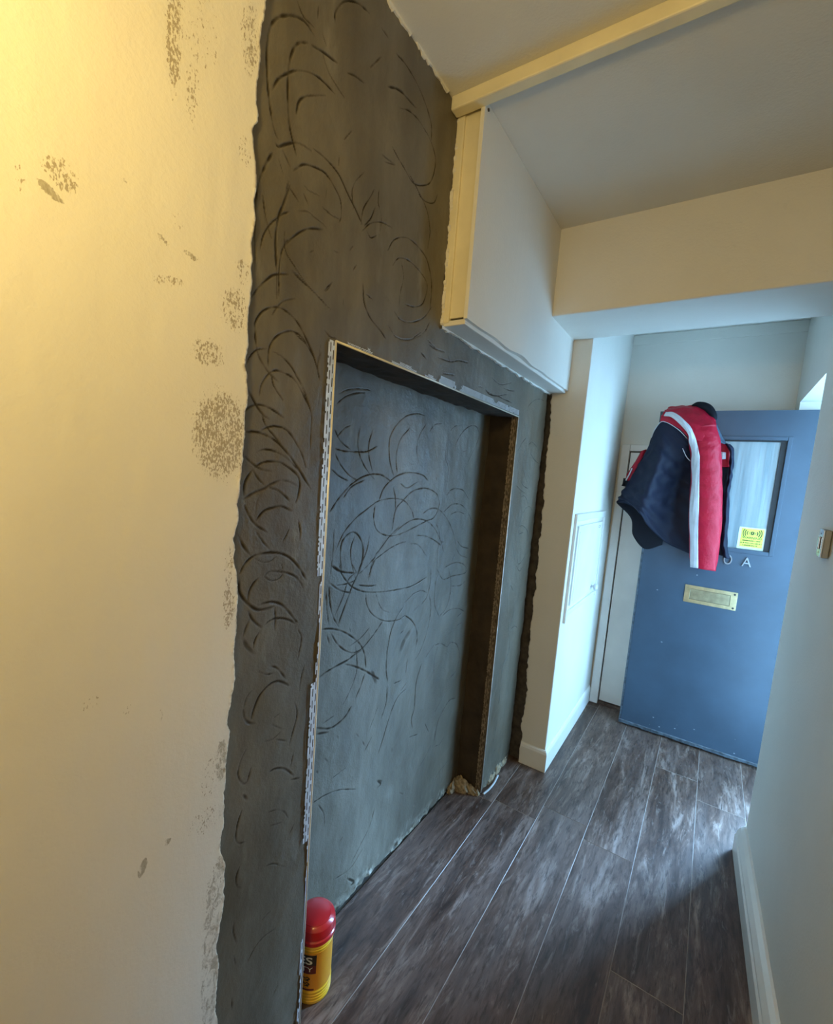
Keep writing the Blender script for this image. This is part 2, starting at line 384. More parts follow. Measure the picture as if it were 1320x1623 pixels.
STROKES = "F6:576,2111,565,2161,561,2211,565,2255,581,2286,610,2312,640,2326,665,2321|F6:615,2122,610,2163,608,2212,613,2249,627,2279,650,2298|F6:661,2301,692,2311,726,2318|F5:573,2163,586,2190,610,2218,625,2232,656,2251,690,2261,724,2260|F5:629,2160,635,2185,653,2207,701,2241|F5:690,2305,706,2286,732,2276,752,2271|F4:621,2344,637,2332,665,2334|F4:670,2374,671,2355|F5:714,2382,716,2403,738,2438,769,2462,796,2473,814,2477|F5:758,2321,781,2331,809,2338|F6:584,2082,592,2081,611,2097,637,2114,670,2120|F5:576,2111,584,2098,591,2092|F5:614,2140,618,2123,627,2104,633,2090|F5:676,2127,712,2128,748,2119,774,2098,804,2078,829,2058|F6:549,1844,545,1934,550,1992,563,2031,578,2062|F5:629,2061,650,2083,672,2093,708,2101,734,2090,756,2071,761,2043,756,2027|F6:620,2029,607,1991,596,1959,592,1919,598,1863|F5:617,2035,611,2013|F4:593,2060,604,2040|F6:602,2080,619,2063|F4:655,2048,670,2046,699,2051|F4:716,2076,714,2056|F5:618,2026,643,2012|F4:656,2032,668,2019|F4:559,1889,565,1914,579,1940,603,1968,620,1982|F5:644,1995,666,2005,684,2004,709,2003,722,2000|F5:611,1915,636,1945,668,1973,710,1992|F4:706,2034,732,2031,755,2034|F4:560,1981,569,1946,582,1918|F4:605,1822,604,1885,613,1920,623,1933|F3:612,1943,616,1910,639,1891,681,1866,733,1849|F5:634,1881,657,1874,681,1866|F4:598,1863,601,1816|F3:797,2075,791,2103,796,2128,826,2167|F4:825,2056,830,2091,853,2130,863,2150|F4:837,2059,858,2085,871,2116|F4:830,2044,859,2074,898,2095,941,2103|F4:845,2051,862,2044,885,2060|F3:893,2059,897,2104,881,2131,882,2164|F6:891,2387,931,2408,967,2413,1006,2417|F4:940,2374,980,2392,1029,2398,1084,2386,1112,2353,1098,2296,1059,2264,1014,2248,968,2261,920,2277|F4:915,2473,950,2478,998,2473,1042,2453,1078,2425,1084,2391|F5:856,2480,880,2481|F5:861,2427,827,2381|F6:886,2238,933,2246|F4:896,2229,938,2246|F3:998,2257,1040,2243,1087,2219,1111,2174,1107,2126|F3:1041,2238,1074,2234,1117,2250,1135,2282|F4:930,2045,953,2080,998,2106,1048,2112,1099,2100,1128,2065,1139,2028,1136,1973|F4:951,2017,976,2046,1024,2058,1078,2052,1115,2031,1100,1979,1059,1954,1018,1946|F4:973,1914,1004,1902,1054,1912,1106,1940,1146,1983|F3:949,1874,990,1854,1050,1865,1111,1900,1141,1939|F5:845,1936,853,1894,880,1868,916,1853,944,1838|F4:746,1901,724,1875|F4:785,1881,783,1866|F4:858,1916,883,1912|F4:747,1966,764,1967|F4:809,1950,819,1966|F4:794,1986,804,2000|F4:677,1932,688,1941|F4:759,2194,780,2224|F3:745,2160,746,2135|F3:986,2042,1000,2010,991,1964,991,1925|F4:684,2340,697,2326|F3:1136,1889,1187,1878,1240,1879|F5:545,1799,559,1821,577,1842,594,1857,625,1870|F5:634,1879,660,1871,688,1864|F3:688,1866,714,1853,746,1844|F3:726,1874,736,1884,746,1901|F5:592,1783,604,1802,621,1819,646,1832|F5:555,1746,556,1760,570,1782,590,1796,611,1802,633,1799,657,1787,680,1763,701,1738,718,1706,724,1688|F6:555,1746,558,1723,564,1703,576,1687,592,1673,614,1662|F5:588,1685,587,1704,591,1727,606,1748,631,1764,650,1768,670,1762,688,1747|F4:540,1679,546,1693,560,1709,583,1718|F4:599,1716,619,1712,643,1699,663,1678,686,1646,703,1615,707,1584,706,1536|F5:570,1627,574,1648,589,1671,606,1682,628,1682,652,1676,673,1656,695,1628|F4:596,1672,604,1651,627,1628|F6:544,1634,554,1620,568,1603,582,1591,596,1586|F6:539,1592,551,1603,568,1609,592,1608,614,1601,631,1594|F4:577,1593,588,1572,613,1551,636,1530|F6:540,1554,563,1557,587,1554,613,1545,637,1528,661,1507,688,1477,714,1448|F5:576,1562,604,1573,630,1573,650,1563,667,1545,685,1521,695,1496|F5:568,1519,585,1525,610,1524,637,1515,658,1502,677,1487|F6:542,1508,559,1496,580,1486,605,1483|F6:566,1489,583,1499,604,1503,626,1502,650,1492,671,1479,681,1461,678,1435,671,1419|F6:541,1434,544,1460,559,1483|F5:561,1483,574,1467,592,1452|F7:542,1427,565,1439,589,1448,603,1456,625,1465|F7:634,1466,652,1463,675,1454|F6:599,1451,622,1444,642,1432,654,1422|F3:721,1762,717,1730,717,1699|F5:732,1796,746,1788,765,1788|F3:726,1663,723,1634|F4:568,1396,571,1418,578,1434|F6:543,1415,553,1396,569,1376,599,1358|F6:569,1383,589,1402,613,1409,634,1411,661,1401|F7:529,1361,542,1336,562,1311|F4:573,1359,590,1338,613,1315|F6:537,1281,547,1299,566,1312,589,1315,618,1314,644,1307,667,1293,692,1268,711,1241|F3:566,1310,590,1297,610,1297,626,1307|F5:595,1266,607,1274,633,1271,660,1263,679,1253,694,1238,704,1223|F3:595,1266,612,1255,633,1255,644,1264|F6:558,1221,561,1241,570,1256,581,1266|F7:536,1272,537,1248,546,1230,562,1212,582,1198,607,1195,623,1197|F6:582,1206,602,1209,623,1206,645,1195,664,1176,684,1152,692,1145|F6:559,1201,571,1179,592,1158|F5:600,1160,616,1167,638,1167,665,1157,690,1140|F4:626,1193,629,1167,628,1142|F7:549,1149,554,1164,563,1183|F10@0.7:549,1145,560,1125,580,1102|F5:575,1117,579,1134,588,1149|F3:658,1371,650,1351,638,1334|F5:680,1381,687,1355,686,1334|F5:621,1063,639,1053,654,1035,669,1015|F4:592,1060,613,1047,635,1042|F6:578,958,585,981,598,1005,619,1019,641,1021,659,1012,677,998|F6:559,994,566,1014,581,1026|F7:558,988,562,969,572,954,587,945|F3:636,935,654,940|F4:632,923,666,896|F4:616,890,639,885,661,894|F3:643,883,677,862|F4:696,1125,707,1102,700,1053|F5:696,951,706,918,698,885,687,849|F4:721,1034,713,1001,710,970|F3:636,1292,641,1277,630,1275|F5:567,896,553,870,551,844,564,820,574,821,582,847|F8:565,793,574,778|F5:562,759,552,729,551,698,560,683,573,676|F5:564,631,554,606,557,583,568,569|F5:551,504,550,479,558,442|F5:552,418,557,391|F4:549,316,550,284|F5:631,810,652,807,678,791,706,758|F4:702,826,694,791|F6:696,754,723,743|F3:633,709,658,700,682,678,696,651|F3:640,671,675,656|F3:630,575,655,563,687,532|F5:589,368,609,385,633,390,663,383|F3:614,439,650,444|F3:683,209,668,190|F4:714,626,699,608|N5:907,499,958,494,1021,474,1108,427|N5:930,479,955,435,962,389|N8:1224,392,1253,362,1228,359|N4:1226,282,1202,222,1150,178,1108,142|N4:1170,156,1109,128,1031,149|N7:915,595,922,588|N9:1094,100,1133,55,1115,56|N8:1386,248,1413,225|N6:1052,285,1037,277|N6:948,622,961,604|N4:918,1673,950,1697,989,1714,1031,1724|N3:924,1700,959,1718,1006,1730,1062,1736|N4:926,1584,952,1610,979,1623|N4:916,1603,943,1574,985,1556|N4:920,1553,957,1549,1010,1551,1061,1557,1106,1576|N4:1017,1616,1014,1573,1031,1534,1066,1498,1103,1474|N4:1080,1626,1065,1582,1069,1541,1090,1499|N4:924,1538,949,1508,986,1482,1024,1467|N4:911,1495,945,1477,981,1466|N4:1196,1491,1171,1539,1164,1601,1193,1649,1243,1687,1308,1706,1362,1707|N4:1214,1501,1204,1551,1221,1607,1272,1654|N3:1375,1682,1335,1638,1320,1588,1340,1541|N5:914,1378,945,1414,989,1450,1036,1476,1088,1489,1137,1488,1191,1468|N4:962,1413,1001,1450,1056,1470|N4:940,1257,976,1315,1022,1354,1078,1383,1131,1406,1205,1414,1271,1405,1318,1373,1336,1342|N4:1111,1391,1109,1351,1127,1314,1173,1293,1236,1288,1319,1303,1417,1328,1475,1342,1505,1390,1483,1428,1429,1448,1371,1450,1310,1437,1255,1403,1225,1380,1214,1342,1210,1304|N4:1131,1408,1149,1444,1183,1472,1235,1495,1301,1504,1373,1498,1414,1479|N4:1201,1450,1218,1408,1218,1370,1201,1319|N4:1219,1294,1281,1324,1350,1339,1427,1328,1494,1292,1544,1244,1575,1195|N4:1398,1360,1450,1376,1513,1368,1587,1326,1645,1265,1681,1196,1653,1151|N4:1367,1279,1436,1269,1501,1247,1547,1226|N4:1109,1207,1149,1244,1197,1286,1249,1316|N4:1107,1162,1116,1206,1172,1232,1240,1254,1298,1261|N6:974,1199,964,1250,972,1291,1007,1313,1039,1302,1063,1266,1063,1221,1044,1184|N5:1039,1163,1015,1219,1008,1262,1021,1299|N4:1093,1299,1084,1255,1067,1221|N3:1051,1179,1102,1208,1148,1248|N5:932,1221,968,1199,1031,1186|N4:934,1330,934,1270,928,1197|N4:1596,1602,1612,1647,1663,1695,1722,1720,1776,1718,1798,1679,1756,1615,1714,1565|N3:1549,1678,1579,1698,1636,1711|N3:1524,1628,1523,1574,1553,1527,1544,1445|N3:1398,1655,1432,1685,1481,1696|N3:1445,1599,1462,1559|N8:1467,1494,1474,1484|N7:1663,1501,1669,1498|N5:1545,1241,1562,1238|N4:1558,1428,1589,1448,1635,1454,1698,1446,1757,1411|N4:1547,1361,1600,1386,1658,1391,1724,1375,1786,1330,1815,1291|N3:1606,1348,1664,1358,1730,1347|N4:1687,1232,1731,1204,1801,1188|N4:1680,1202,1725,1167,1795,1147|N3:1488,1325,1529,1273,1528,1211,1535,1131|N3:1325,1251,1382,1241,1447,1192|N3:1239,1464,1282,1451,1349,1477|N3:1667,1608,1703,1616|N5:963,1224,974,1193,1005,1159,1039,1136,1087,1117,1160,1103,1255,1093,1361,1090,1455,1108|N6:934,1224,971,1200,1034,1185|N6:930,1169,970,1143,1020,1126|N6:1069,1229,1053,1191,1025,1147,998,1095,972,1040|N4:1133,1221,1108,1183,1098,1148|N4:1012,1222,1041,1184|N4:1040,1188,1004,1168,984,1120,952,1066|N5:956,1160,1011,1158,1042,1166|N5:1051,1145,1099,1134,1142,1129|N5:925,1160,931,1117,946,1072,973,1031|N5:915,1149,922,1090,934,1041|N4:1091,1113,1102,1074,1130,1037,1178,1005,1235,985,1295,977,1329,985|N3:1145,1103,1160,1072,1190,1036,1232,1017|N5:1329,985,1379,952,1413,911,1425,863,1412,816|N5:1316,1020,1284,996,1255,956,1240,909,1233,860,1235,807,1249,756|N3:1323,1034,1374,1056,1432,1059,1474,1043|N4:1486,1136,1490,1080,1472,1027,1439,1005|N4:1486,1035,1509,985,1507,928,1490,868,1457,814,1421,785|N6:903,1040,943,1032,993,1011,1039,981,1083,943,1108,903,1119,856|N6:944,1017,971,980,1010,946,1051,926,1091,927,1132,949,1166,974,1194,996|N4:1121,990,1081,967,1029,954|N8:908,896,942,902,983,906,1026,910,1058,918,1092,922|N8:1014,900,1062,877,1113,846,1160,813,1194,788|N5:1056,947,1070,900,1071,853,1048,805,1013,767|N6:1115,833,1097,796,1072,762|N8:1054,746,1029,723,992,711,956,714,908,738|N8:909,718,956,702|N6:936,741,977,745|N4:1246,746,1249,687,1237,650,1223,629|N5:1372,686,1323,674,1292,643,1264,590,1244,545,1221,497|N3:1201,686,1178,644,1158,611|N5:1180,586,1142,547|N5:1475,756,1444,691,1442,628,1444,580,1430,539,1443,492|N3:1370,807,1363,753|N8:1327,927,1310,921|N24@0.5:1375,915,1341,892,1319,855|N12@0.4:1420,1003,1383,989|N16@0.6:1151,831,1179,781|N3:1563,813,1523,789,1499,772|N3:1589,793,1570,732,1580,630|N4:1637,786,1676,768,1712,777,1769,748,1801,685,1778,625,1716,607|N3:1564,806,1611,799,1663,775|N5:1804,480,1736,493,1678,464,1642,420,1630,348|N4:1719,325,1684,308,1640,319|N3:1612,350,1561,311,1521,287|N4:1776,179,1714,163,1679,148|N4:1580,923,1535,991,1528,1073,1549,1110|N4:1585,924,1634,947,1660,1003,1656,1065,1627,1123|N4:1535,1130,1588,1081,1671,1081,1775,1078,1799,1094,1752,1125,1673,1138,1592,1128|N3:1666,1039,1744,1029,1795,1043|N4:1614,921,1672,933,1750,922,1809,897|N4:1744,885,1795,896|N4:1752,844,1791,848|N6:1290,736,1334,731|N5:1425,464,1488,447|N4:1339,690,1378,712|N3:1537,473,1573,420|N6:1024,1014,1028,1002|N7:927,1017,941,984|N3:1688,552,1645,517,1613,491|N4:1646,580,1646,548|N8:917,598,921,587|N9:1228,390,1259,369|N7:944,624,951,614|N7:1087,639,1107,615|N7:1127,590,1140,569|N3:981,534,1045,538|N18@0.3:1303,478,1313,461|N8@0.5:995,673,1003,660|F3:1992,1820,2009,1845,2066,1877,2131,1897,2204,1901|F3:1982,1772,2010,1734|F4:2026,1707,1979,1675,1935,1637|F4:2061,1677,2107,1693,2176,1676|F5:2026,1654,2014,1599,2042,1543,2118,1490|F4:2064,1637,2070,1579,2108,1522|F4:2097,1642,2159,1614,2230,1598|F4:2004,1507,2051,1485,2115,1472|F4:1956,1483,2024,1464,2087,1450|F4:2034,1432,2073,1438,2113,1420,2140,1390|F4:2058,1290,2076,1343,2109,1375,2159,1386,2212,1364|F4:2056,1182,2049,1255,2058,1290,2109,1290,2171,1259,2189,1201,2171,1139,2095,1104,2062,1163|F4:1971,1289,1990,1218,2038,1129|F4:2062,1102,2114,1067,2153,1081|F4:1970,1432,1962,1404|F4:1964,1370,1963,1347|F5:1557,1829,1604,1819,1673,1827,1724,1825,1818,1826|F4:1714,1866,1778,1869,1832,1877|F3:1494,1829,1535,1833|F3:2061,1254,2118,1259|F4:2042,1093,2008,1037|F5:2004,1015,1996,933,2039,808,2070,729,2077,663,2014,603,2010,501,2013,411|F4:2014,1013,2065,974|F4:2096,897,2093,835,2046,783|F3:2067,777,2128,782,2178,757|F4:2014,330,1993,216|F7:2015,164,2028,166|F5:730,1796,748,1787,768,1789|F4:650,1765,681,1752,703,1732,720,1709|F4:655,1687,676,1666,696,1635|F4:723,1748,719,1724|F4:1145,1878,1186,1876,1240,1882|F6:1110,1846,1141,1836|F4:1200,1856,1278,1862,1336,1879,1400,1888|F4:1278,1862,1264,1877|F4:1240,1817,1314,1828|F3:1596,1883,1685,1874,1792,1903|F3:1560,1826,1644,1825,1766,1851|F3:1060,1870,1102,1901"
def stroke_map(plane, y0, z0, res, h, w):
    g = np.zeros((h, w)); rng = np.random.RandomState(5)
    for item in STROKES.split('|'):
        head, pts = item.split(':')
        if head[0] != plane: continue
        hw = head[1:].split('@'); width = float(hw[0]) * 0.78 / 1000; dark = float(hw[1]) if len(hw) > 1 else 1.0
        P = np.array(list(map(int, pts.split(',')))).reshape(-1, 2) / 1000.0
        L = np.sum(np.linalg.norm(np.diff(P, axis=0), axis=1)) + 0.002
        n = max(3, int(L / 0.0014))
        Q = cr(P, n)
        nk = max(2, int(L / 0.012)); mod = np.interp(np.linspace(0, nk - 1, n), np.arange(nk), rng.uniform(0.30, 1.25, nk))
        end = np.minimum(1, np.minimum(np.arange(n), np.arange(n)[::-1]) * 0.0014 / 0.02 + 0.35)
        R = max(2, int(width / res) + 2)
        for (yy, zz), mm in zip(Q, mod * end):
            ci, cj = int(round((zz - z0) / res)), int(round((yy - y0) / res))
            i0, i1, j0, j1 = max(0, ci - R), min(h, ci + R + 1), max(0, cj - R), min(w, cj + R + 1)
            if i0 >= i1 or j0 >= j1: continue
            ii = (np.arange(i0, i1) * res + z0 - zz)[:, None]; jj = (np.arange(j0, j1) * res + y0 - yy)[None, :]
            d = np.sqrt(ii * ii + jj * jj) / (width * 0.5 * (0.55 + 0.45 * mm))
            g[i0:i1, j0:j1] = np.maximum(g[i0:i1, j0:j1], np.clip((1.35 - d) * 1.6, 0, 1) * min(1, mm) * dark)
    return g

def cement(name, plane, X, ya, yb, za, zb, res, hole=None, cut_bottom=None, cut_side=None):
    w, h = int((yb - ya) / res) + 1, int((zb - za) / res) + 1
    Y, Z = np.meshgrid(ya + np.arange(w) * res, za + np.arange(h) * res)
    g = stroke_map(plane, ya, za, res, h, w)
    sy, sz = yb - ya, zb - za
    und = 0.0028 * vnoise(h, w, int(sz / 0.35) + 1, int(sy / 0.30) + 1) + 0.0014 * vnoise(h, w, int(sz / 0.08), int(sy / 0.07)) + 0.0005 * vnoise(h, w, int(sz / 0.025), int(sy / 0.02))
    lip = np.roll(g, 2, 0) * (1 - g)
    dX = und - 0.0016 * g + 0.0003 * lip
    keep = np.ones((h - 1, w - 1), bool); Yc, Zc = Y[:-1, :-1] + res / 2, Z[:-1, :-1] + res / 2
    if hole: keep &= ~((Yc > hole[0]) & (Yc < hole[1]) & (Zc < hole[2]))
    bot = 0.012 + jag(w, 9, 0.008); base = np.clip(1 - (Z - bot[None, :]) / 0.055, 0, 1) * np.clip(0.6 + vnoise(h, w, int(sz / .03), int(sy / .03)), 0, 1)
    keep &= Zc > bot[None, :-1]
    dX = dX + base * 0.006 * vnoise(h, w, int(sz / 0.02), int(sy / 0.02))
    if cut_side is not None:
        e = cut_side + jag(h, 30, 0.010); keep &= Yc < e[:-1, None]
    P = np.stack([X + dX, Y, Z], -1)
    return grid_mesh(name, P, keep, M['cement'], wl, {'groove': np.clip(g, 0, 1) * 0.9, 'base': base})
NY0, NY1, NZ = 0.766, 1.895, 1.780
cement('cement_render', 'F', -0.753, 0.49, 2.272, 0.0, 2.548, 0.0021, (NY0, NY1, NZ), cut_side=2.252)
cement('recess_render', 'N', -0.885, 0.75, 1.91, 0.0, 1.80, 0.0021)

# recess jambs and head, rough sheets with depth behind them
def rough_slab(name, P0, U, V, nrm, nu, nv, amp, mat, thick=0.012):
    P0, U, V, nrm = map(np.array, (P0, U, V, nrm))
    a = np.linspace(0, 1, nu); b2 = np.linspace(0, 1, nv)
    nz = vnoise(nv, nu, max(2, nv // 6), max(2, nu // 6)) * amp + vnoise(nv, nu, max(2, nv // 2), max(2, nu // 2)) * amp * 0.4
    nz[:, 0] = nz[:, -1] = 0
    P = P0 + a[None, :, None] * U + b2[:, None, None] * V + nz[..., None] * nrm
    return grid_mesh(name, P, None, mat, wl)
rough_slab('recess_jamb', (-0.753, NY1, 0.012), (-0.140, 0.0, 0), (0, 0, 1.775), (0, -1, 0), 24, 140, 0.004, M['jamb'])
rough_slab('recess_jamb', (-0.890, NY0, 0.012), (0.137, 0, 0), (0, 0, 1.775), (0, 1, 0), 24, 140, 0.004, M['jamb'])
rough_slab('recess_head', (-0.753, NY0, NZ), (-0.140, 0, 0), (0, NY1 - NY0, 0), (0, 0, -1), 24, 120, 0.004, M['jamb'])

# painted plaster with its broken edge
EDGE = [(2.6, .553), (2.44, .549), (2.34, .552), (2.281, 0.546), (2.237, 0.5389), (2.185, 0.5386), (2.138, 0.5336), (2.086, 0.5376), (2.059, 0.5284), (2.001, 0.5371), (1.93, 0.5374), (1.837, 0.5345), (1.825, 0.5371), (1.745, 0.5288), (1.712, 0.5362), (1.672, 0.5258), (1.656, 0.5342), (1.615, 0.5336), (1.521, 0.5298), (1.452, 0.5227), (1.425, 0.5229), (1.388, 0.5228), (1.351, 0.5152), (1.332, 0.5229), (1.317, 0.5163), (1.278, 0.5266), (1.186, 0.5278), (1.137, 0.5222), (1.07, 0.5262), (1.005, 0.517), (0.982, 0.5141), (0.951, 0.5192), (0.912, 0.5148), (0.842, 0.5123), (0.796, 0.5113), (0.711, 0.5062), (0.668, 0.5174), (0.569, 0.515), (0.502, 0.5022), (0.442, 0.5113), (0.368, 0.5058), (0.296, 0.5102), (0.2, .506), (0.1, .509), (0, .503)]
PATCH = [(0.484, 1.542, 0.059, 0.084, 1.0, 0), (0.457, 1.676, 0.033, 0.023, 0.9, 0), (0.503, 1.763, 0.028, 0.042, 0.85, 0), (0.517, 1.831, 0.015, 0.026, .8, 0), (0.392, 2.106, 0.013, 0.085, .95, 0), (0.422, 2.051, 0.012, 0.053, .75, 0), (0.430, 2.149, 0.041, 0.06, .55, 0), (0.252, 1.844, 0.02, 0.021, .95, .6), (0.241, 1.817, 0.015, 0.006, 0, -.5), (0.21, 1.818, 0.006, 0.02, .7, 0), (0.38, 1.821, 0.014, 0.006, .5, -.6), (0.422, 1.818, 0.016, 0.006, .9, -.2), (0.387, 1.766, 0.03, 0.009, .8, .2), (0.509, 1.224, 0.014, 0.05, .9, 0), (0.507, 1.298, 0.011, 0.049, .8, 0), (0.489, 0.897, 0.031, 0.054, .6, -.3), (0.472, 0.8, 0.039, 0.03, .65, 0), (0.503, 0.653, 0.03, 0.074, .6, -.3), (0.518, 2.202, 0.019, 0.065, .8, 0), (0.385, 1.059, 0.002, 0.014, .9, 0), (0.401, 1.864, 0.012, 0.027, .5, 0), (0.516, 2.026, 0.015, 0.029, .7, 0), (0.33, 1.09, 0.012, 0.01, .5, 0), (0.28, 1.12, .02, .012, .55, 0)]
SMEAR = [(0.241, 1.817, 0.016, 0.006, 1.0, -.5), (0.356, 0.786, 0.007, 0.017, 1.0, -.25), (0.398, 0.806, 0.006, 0.008, .8, -.3), (0.490, 0.479, 0.021, 0.19, .7, 0), (0.506, 0.64, 0.014, 0.07, .7, 0), (0.502, 0.91, 0.013, 0.045, .75, 0), (0.38, 1.823, 0.011, 0.004, .8, -.6), (0.422, 1.818, 0.013, 0.005, .8, -.2), (0.488, .80, .02, .018, .6, 0), (0.52, 2.2, .012, .06, .5, 0), (.33, 1.874, .03, .0016, .6, -.55), (.485, 1.52, .05, .06, .28, 0), (0.25, 1.845, .018, .018, .35, .5)]
def blobs(Y, Z, lst, soft):
    a = np.zeros_like(Y)
    for cy, cz, ry, rz, k, rot in lst:
        dy, dz = Y - cy, Z - cz; c, s = math.cos(rot), math.sin(rot)
        u, q = (dy * c + dz * s) / ry, (-dy * s + dz * c) / rz
        a = np.maximum(a, k * np.clip((1.25 - np.sqrt(u * u + q * q)) / soft, 0, 1))
    return a
nz_, nfine = 860, 130
zz = np.linspace(0.0, 2.549, nz_)
ed = np.interp(zz, [e[0] for e in EDGE][::-1], [e[1] for e in EDGE][::-1]) + jag(nz_, 90, 0.0022)
u = np.concatenate([np.linspace(YB, 0.10, 12)[:-1]])
fine = 0.10 + (ed[:, None] - 0.10) * np.linspace(0, 1, nfine)[None, :]
Y = np.concatenate([np.repeat(u[None, :], nz_, 0), fine, ed[:, None] + 0.001, ed[:, None] + 0.0005], 1)
Z = np.repeat(zz[:, None], Y.shape[1], 1)
dist = np.clip(ed[:, None] - Y, 0, 1)
wv = vnoise(nz_, Y.shape[1], 110, 20)
X = -0.7435 + 0.0004 * vnoise(nz_, Y.shape[1], 30, 24) + np.exp(-dist / 0.004) * 0.0020 * np.clip(wv + 0.3, 0, 1)
X[:, -2] = -0.7475; X[:, -1] = -0.757
edge = np.clip(1 - dist / (0.0045 + 0.0035 * wv), 0, 1)
grid_mesh('painted_plaster', np.stack([X, Y, Z], -1), None, M['plaster'], wl,
          {'patch': blobs(Y, Z, PATCH, 0.5), 'smear': blobs(Y, Z, SMEAR, 0.35), 'edge': edge})

# torn skim along the ceiling line and around the boxing
def ragged_strip(name, A, B, up, depth, base, amp, mat, parent, n=160, cells=30):
    """strip along A-B, smooth on one side and torn on the other, with a thickness"""
    A, B, up, depth = map(np.array, (A, B, up, depth)); t = np.linspace(0, 1, n)[:, None]
    e = (base + jag(n, cells, amp))[:, None]
    e0 = A + (B - A) * t; e1 = e0 + up * e
    P = np.stack([e0 + depth, e0 + depth * 0.9 + up * e * 0.5, e1 + depth, e1], 1)
    return grid_mesh(name, P, None, mat, parent, smooth=False)
ragged_strip('torn_skim', (-0.753, 0.50, 2.551), (-0.753, 1.20, 2.551), (0, 0, -1), (0.005, 0, 0), 0.004, 0.007, M['white'], wl)
ragged_strip('torn_skim', (-0.753, 1.21, 2.54), (-0.753, 1.21, 1.95), (0, -1, 0), (0.010, 0, 0), 0.006, 0.006, M['plaster'], wl)
ragged_strip('torn_skim', (-0.753, 1.20, 1.948), (-0.753, 2.27, 1.948), (0, 0, -1), (0.009, 0, 0), 0.007, 0.004, M['white'], wl)

# perforated corner beads
def ladder(name, p0, along, across, L, Wd, cover, mat, seed, out):
    rng = np.random.RandomState(seed); ds, dt = 0.005, 0.003
    ns, ntt = int(L / ds), int(Wd / dt)
    p0, along, across, out = map(np.array, (p0, along, across, out))
    cov = vnoise(1, ns, 1, int(L / 0.05) + 2, rng)[0]; v = {}; vs = []; f = []
    def vid(i, j):
        if (i, j) not in v:
            v[(i, j)] = len(vs); vs.append(p0 + along * i * ds + across * j * dt + out * (0.0016 if j else 0.0008))
        return v[(i, j)]
    for i in range(ns):
        lim = cover(i * ds) + 0.25 * cov[i]
        for j in range(ntt):
            slot = (j in (1, 4) and (i + (3 if j == 4 else 0)) % 6 < 4) or (j == ntt - 1 and rng.rand() < 0.35)
            if slot or (j + 0.5) / ntt > lim: continue
            f.append((vid(i, j), vid(i + 1, j), vid(i + 1, j + 1), vid(i, j + 1)))
    if not f: return None
    return vs, f
def bead(name, noseA, noseB, wings, nose_mat, wing_mat):
    A, B = Vector(noseA), Vector(noseB)
    o = MB().tube([A, (A * 2 + B) / 3, (A + B * 2) / 3, B], 0.0026, 8).build(name, nose_mat, wl, True)
    for args in wings:
        r = ladder(*args)
        if r: mesh('perforated_wing', r[0], r[1], wing_mat, o)
    return o
def cov_left(s):          # s measured upwards from the floor
    z = s
    if z > 1.24: return 1.3
    if 0.55 < z < 0.98: return 1.15
    if 1.05 < z < 1.2: return 0.35
    return 0.30
bead('corner_bead', (-0.7515, NY0 - 0.001, 0.0), (-0.7515, NY0 - 0.001, NZ + 0.002),
     [('w', (-0.7515, NY0 - 0.004, 0.0), (0, 0, 1), (0, -1, 0), NZ, 0.021, cov_left, None, 3, (1, 0, 0))], M['bead_nose'], M['galv'])
bead('corner_bead', (-0.7515, NY1 + 0.001, 0.012), (-0.7515, NY1 + 0.001, NZ + 0.002),
     [('w', (-0.756, NY1 - 0.004, 0.012), (0, 0, 1), (-1, 0, 0), NZ, 0.026, lambda s: 1.2, None, 4, (0, -1, 0))], M['galv'], M['rust'])
head = MB().tube([(-0.7515, NY0 - 0.001, NZ + 0.002), (-0.7515, 1.2, NZ + 0.003), (-0.7515, NY1 + 0.001, NZ)], 0.0026, 8).build('corner_bead', M['bead_nose'], wl, True)
rng = np.random.RandomState(9); mb = MB(); s = 0.0
ln = NY1 - NY0
covh = vnoise(1, 400, 1, 26, rng)[0]
while s < ln - 0.012:                                # expanded-metal diamonds of the head bead
    lim = 0.026 * np.clip(0.85 + 0.9 * covh[int(s / ln * 399)], 0.12, 1) * (0.4 if s < 0.1 else 1)
    t0 = 0.002
    while t0 + 0.0055 < lim:
        for d in (1, -1):
            if rng.rand() < 0.06: continue
            y0, y1 = (s, s + 0.009) if d > 0 else (s + 0.009, s)
            a = Vector((-0.7500, NY0 + y0, NZ + 0.003 + t0)); b2 = Vector((-0.7500, NY0 + y1, NZ + 0.003 + t0 + 0.0055)); w = Vector((0, 0.0022, 0.0))
            mb.add([a - w, a + w, b2 + w, b2 - w], [(0, 1, 2, 3)])
        t0 += 0.0055
    s += 0.009
mb.build('expanded_wing', M['galv'], head)

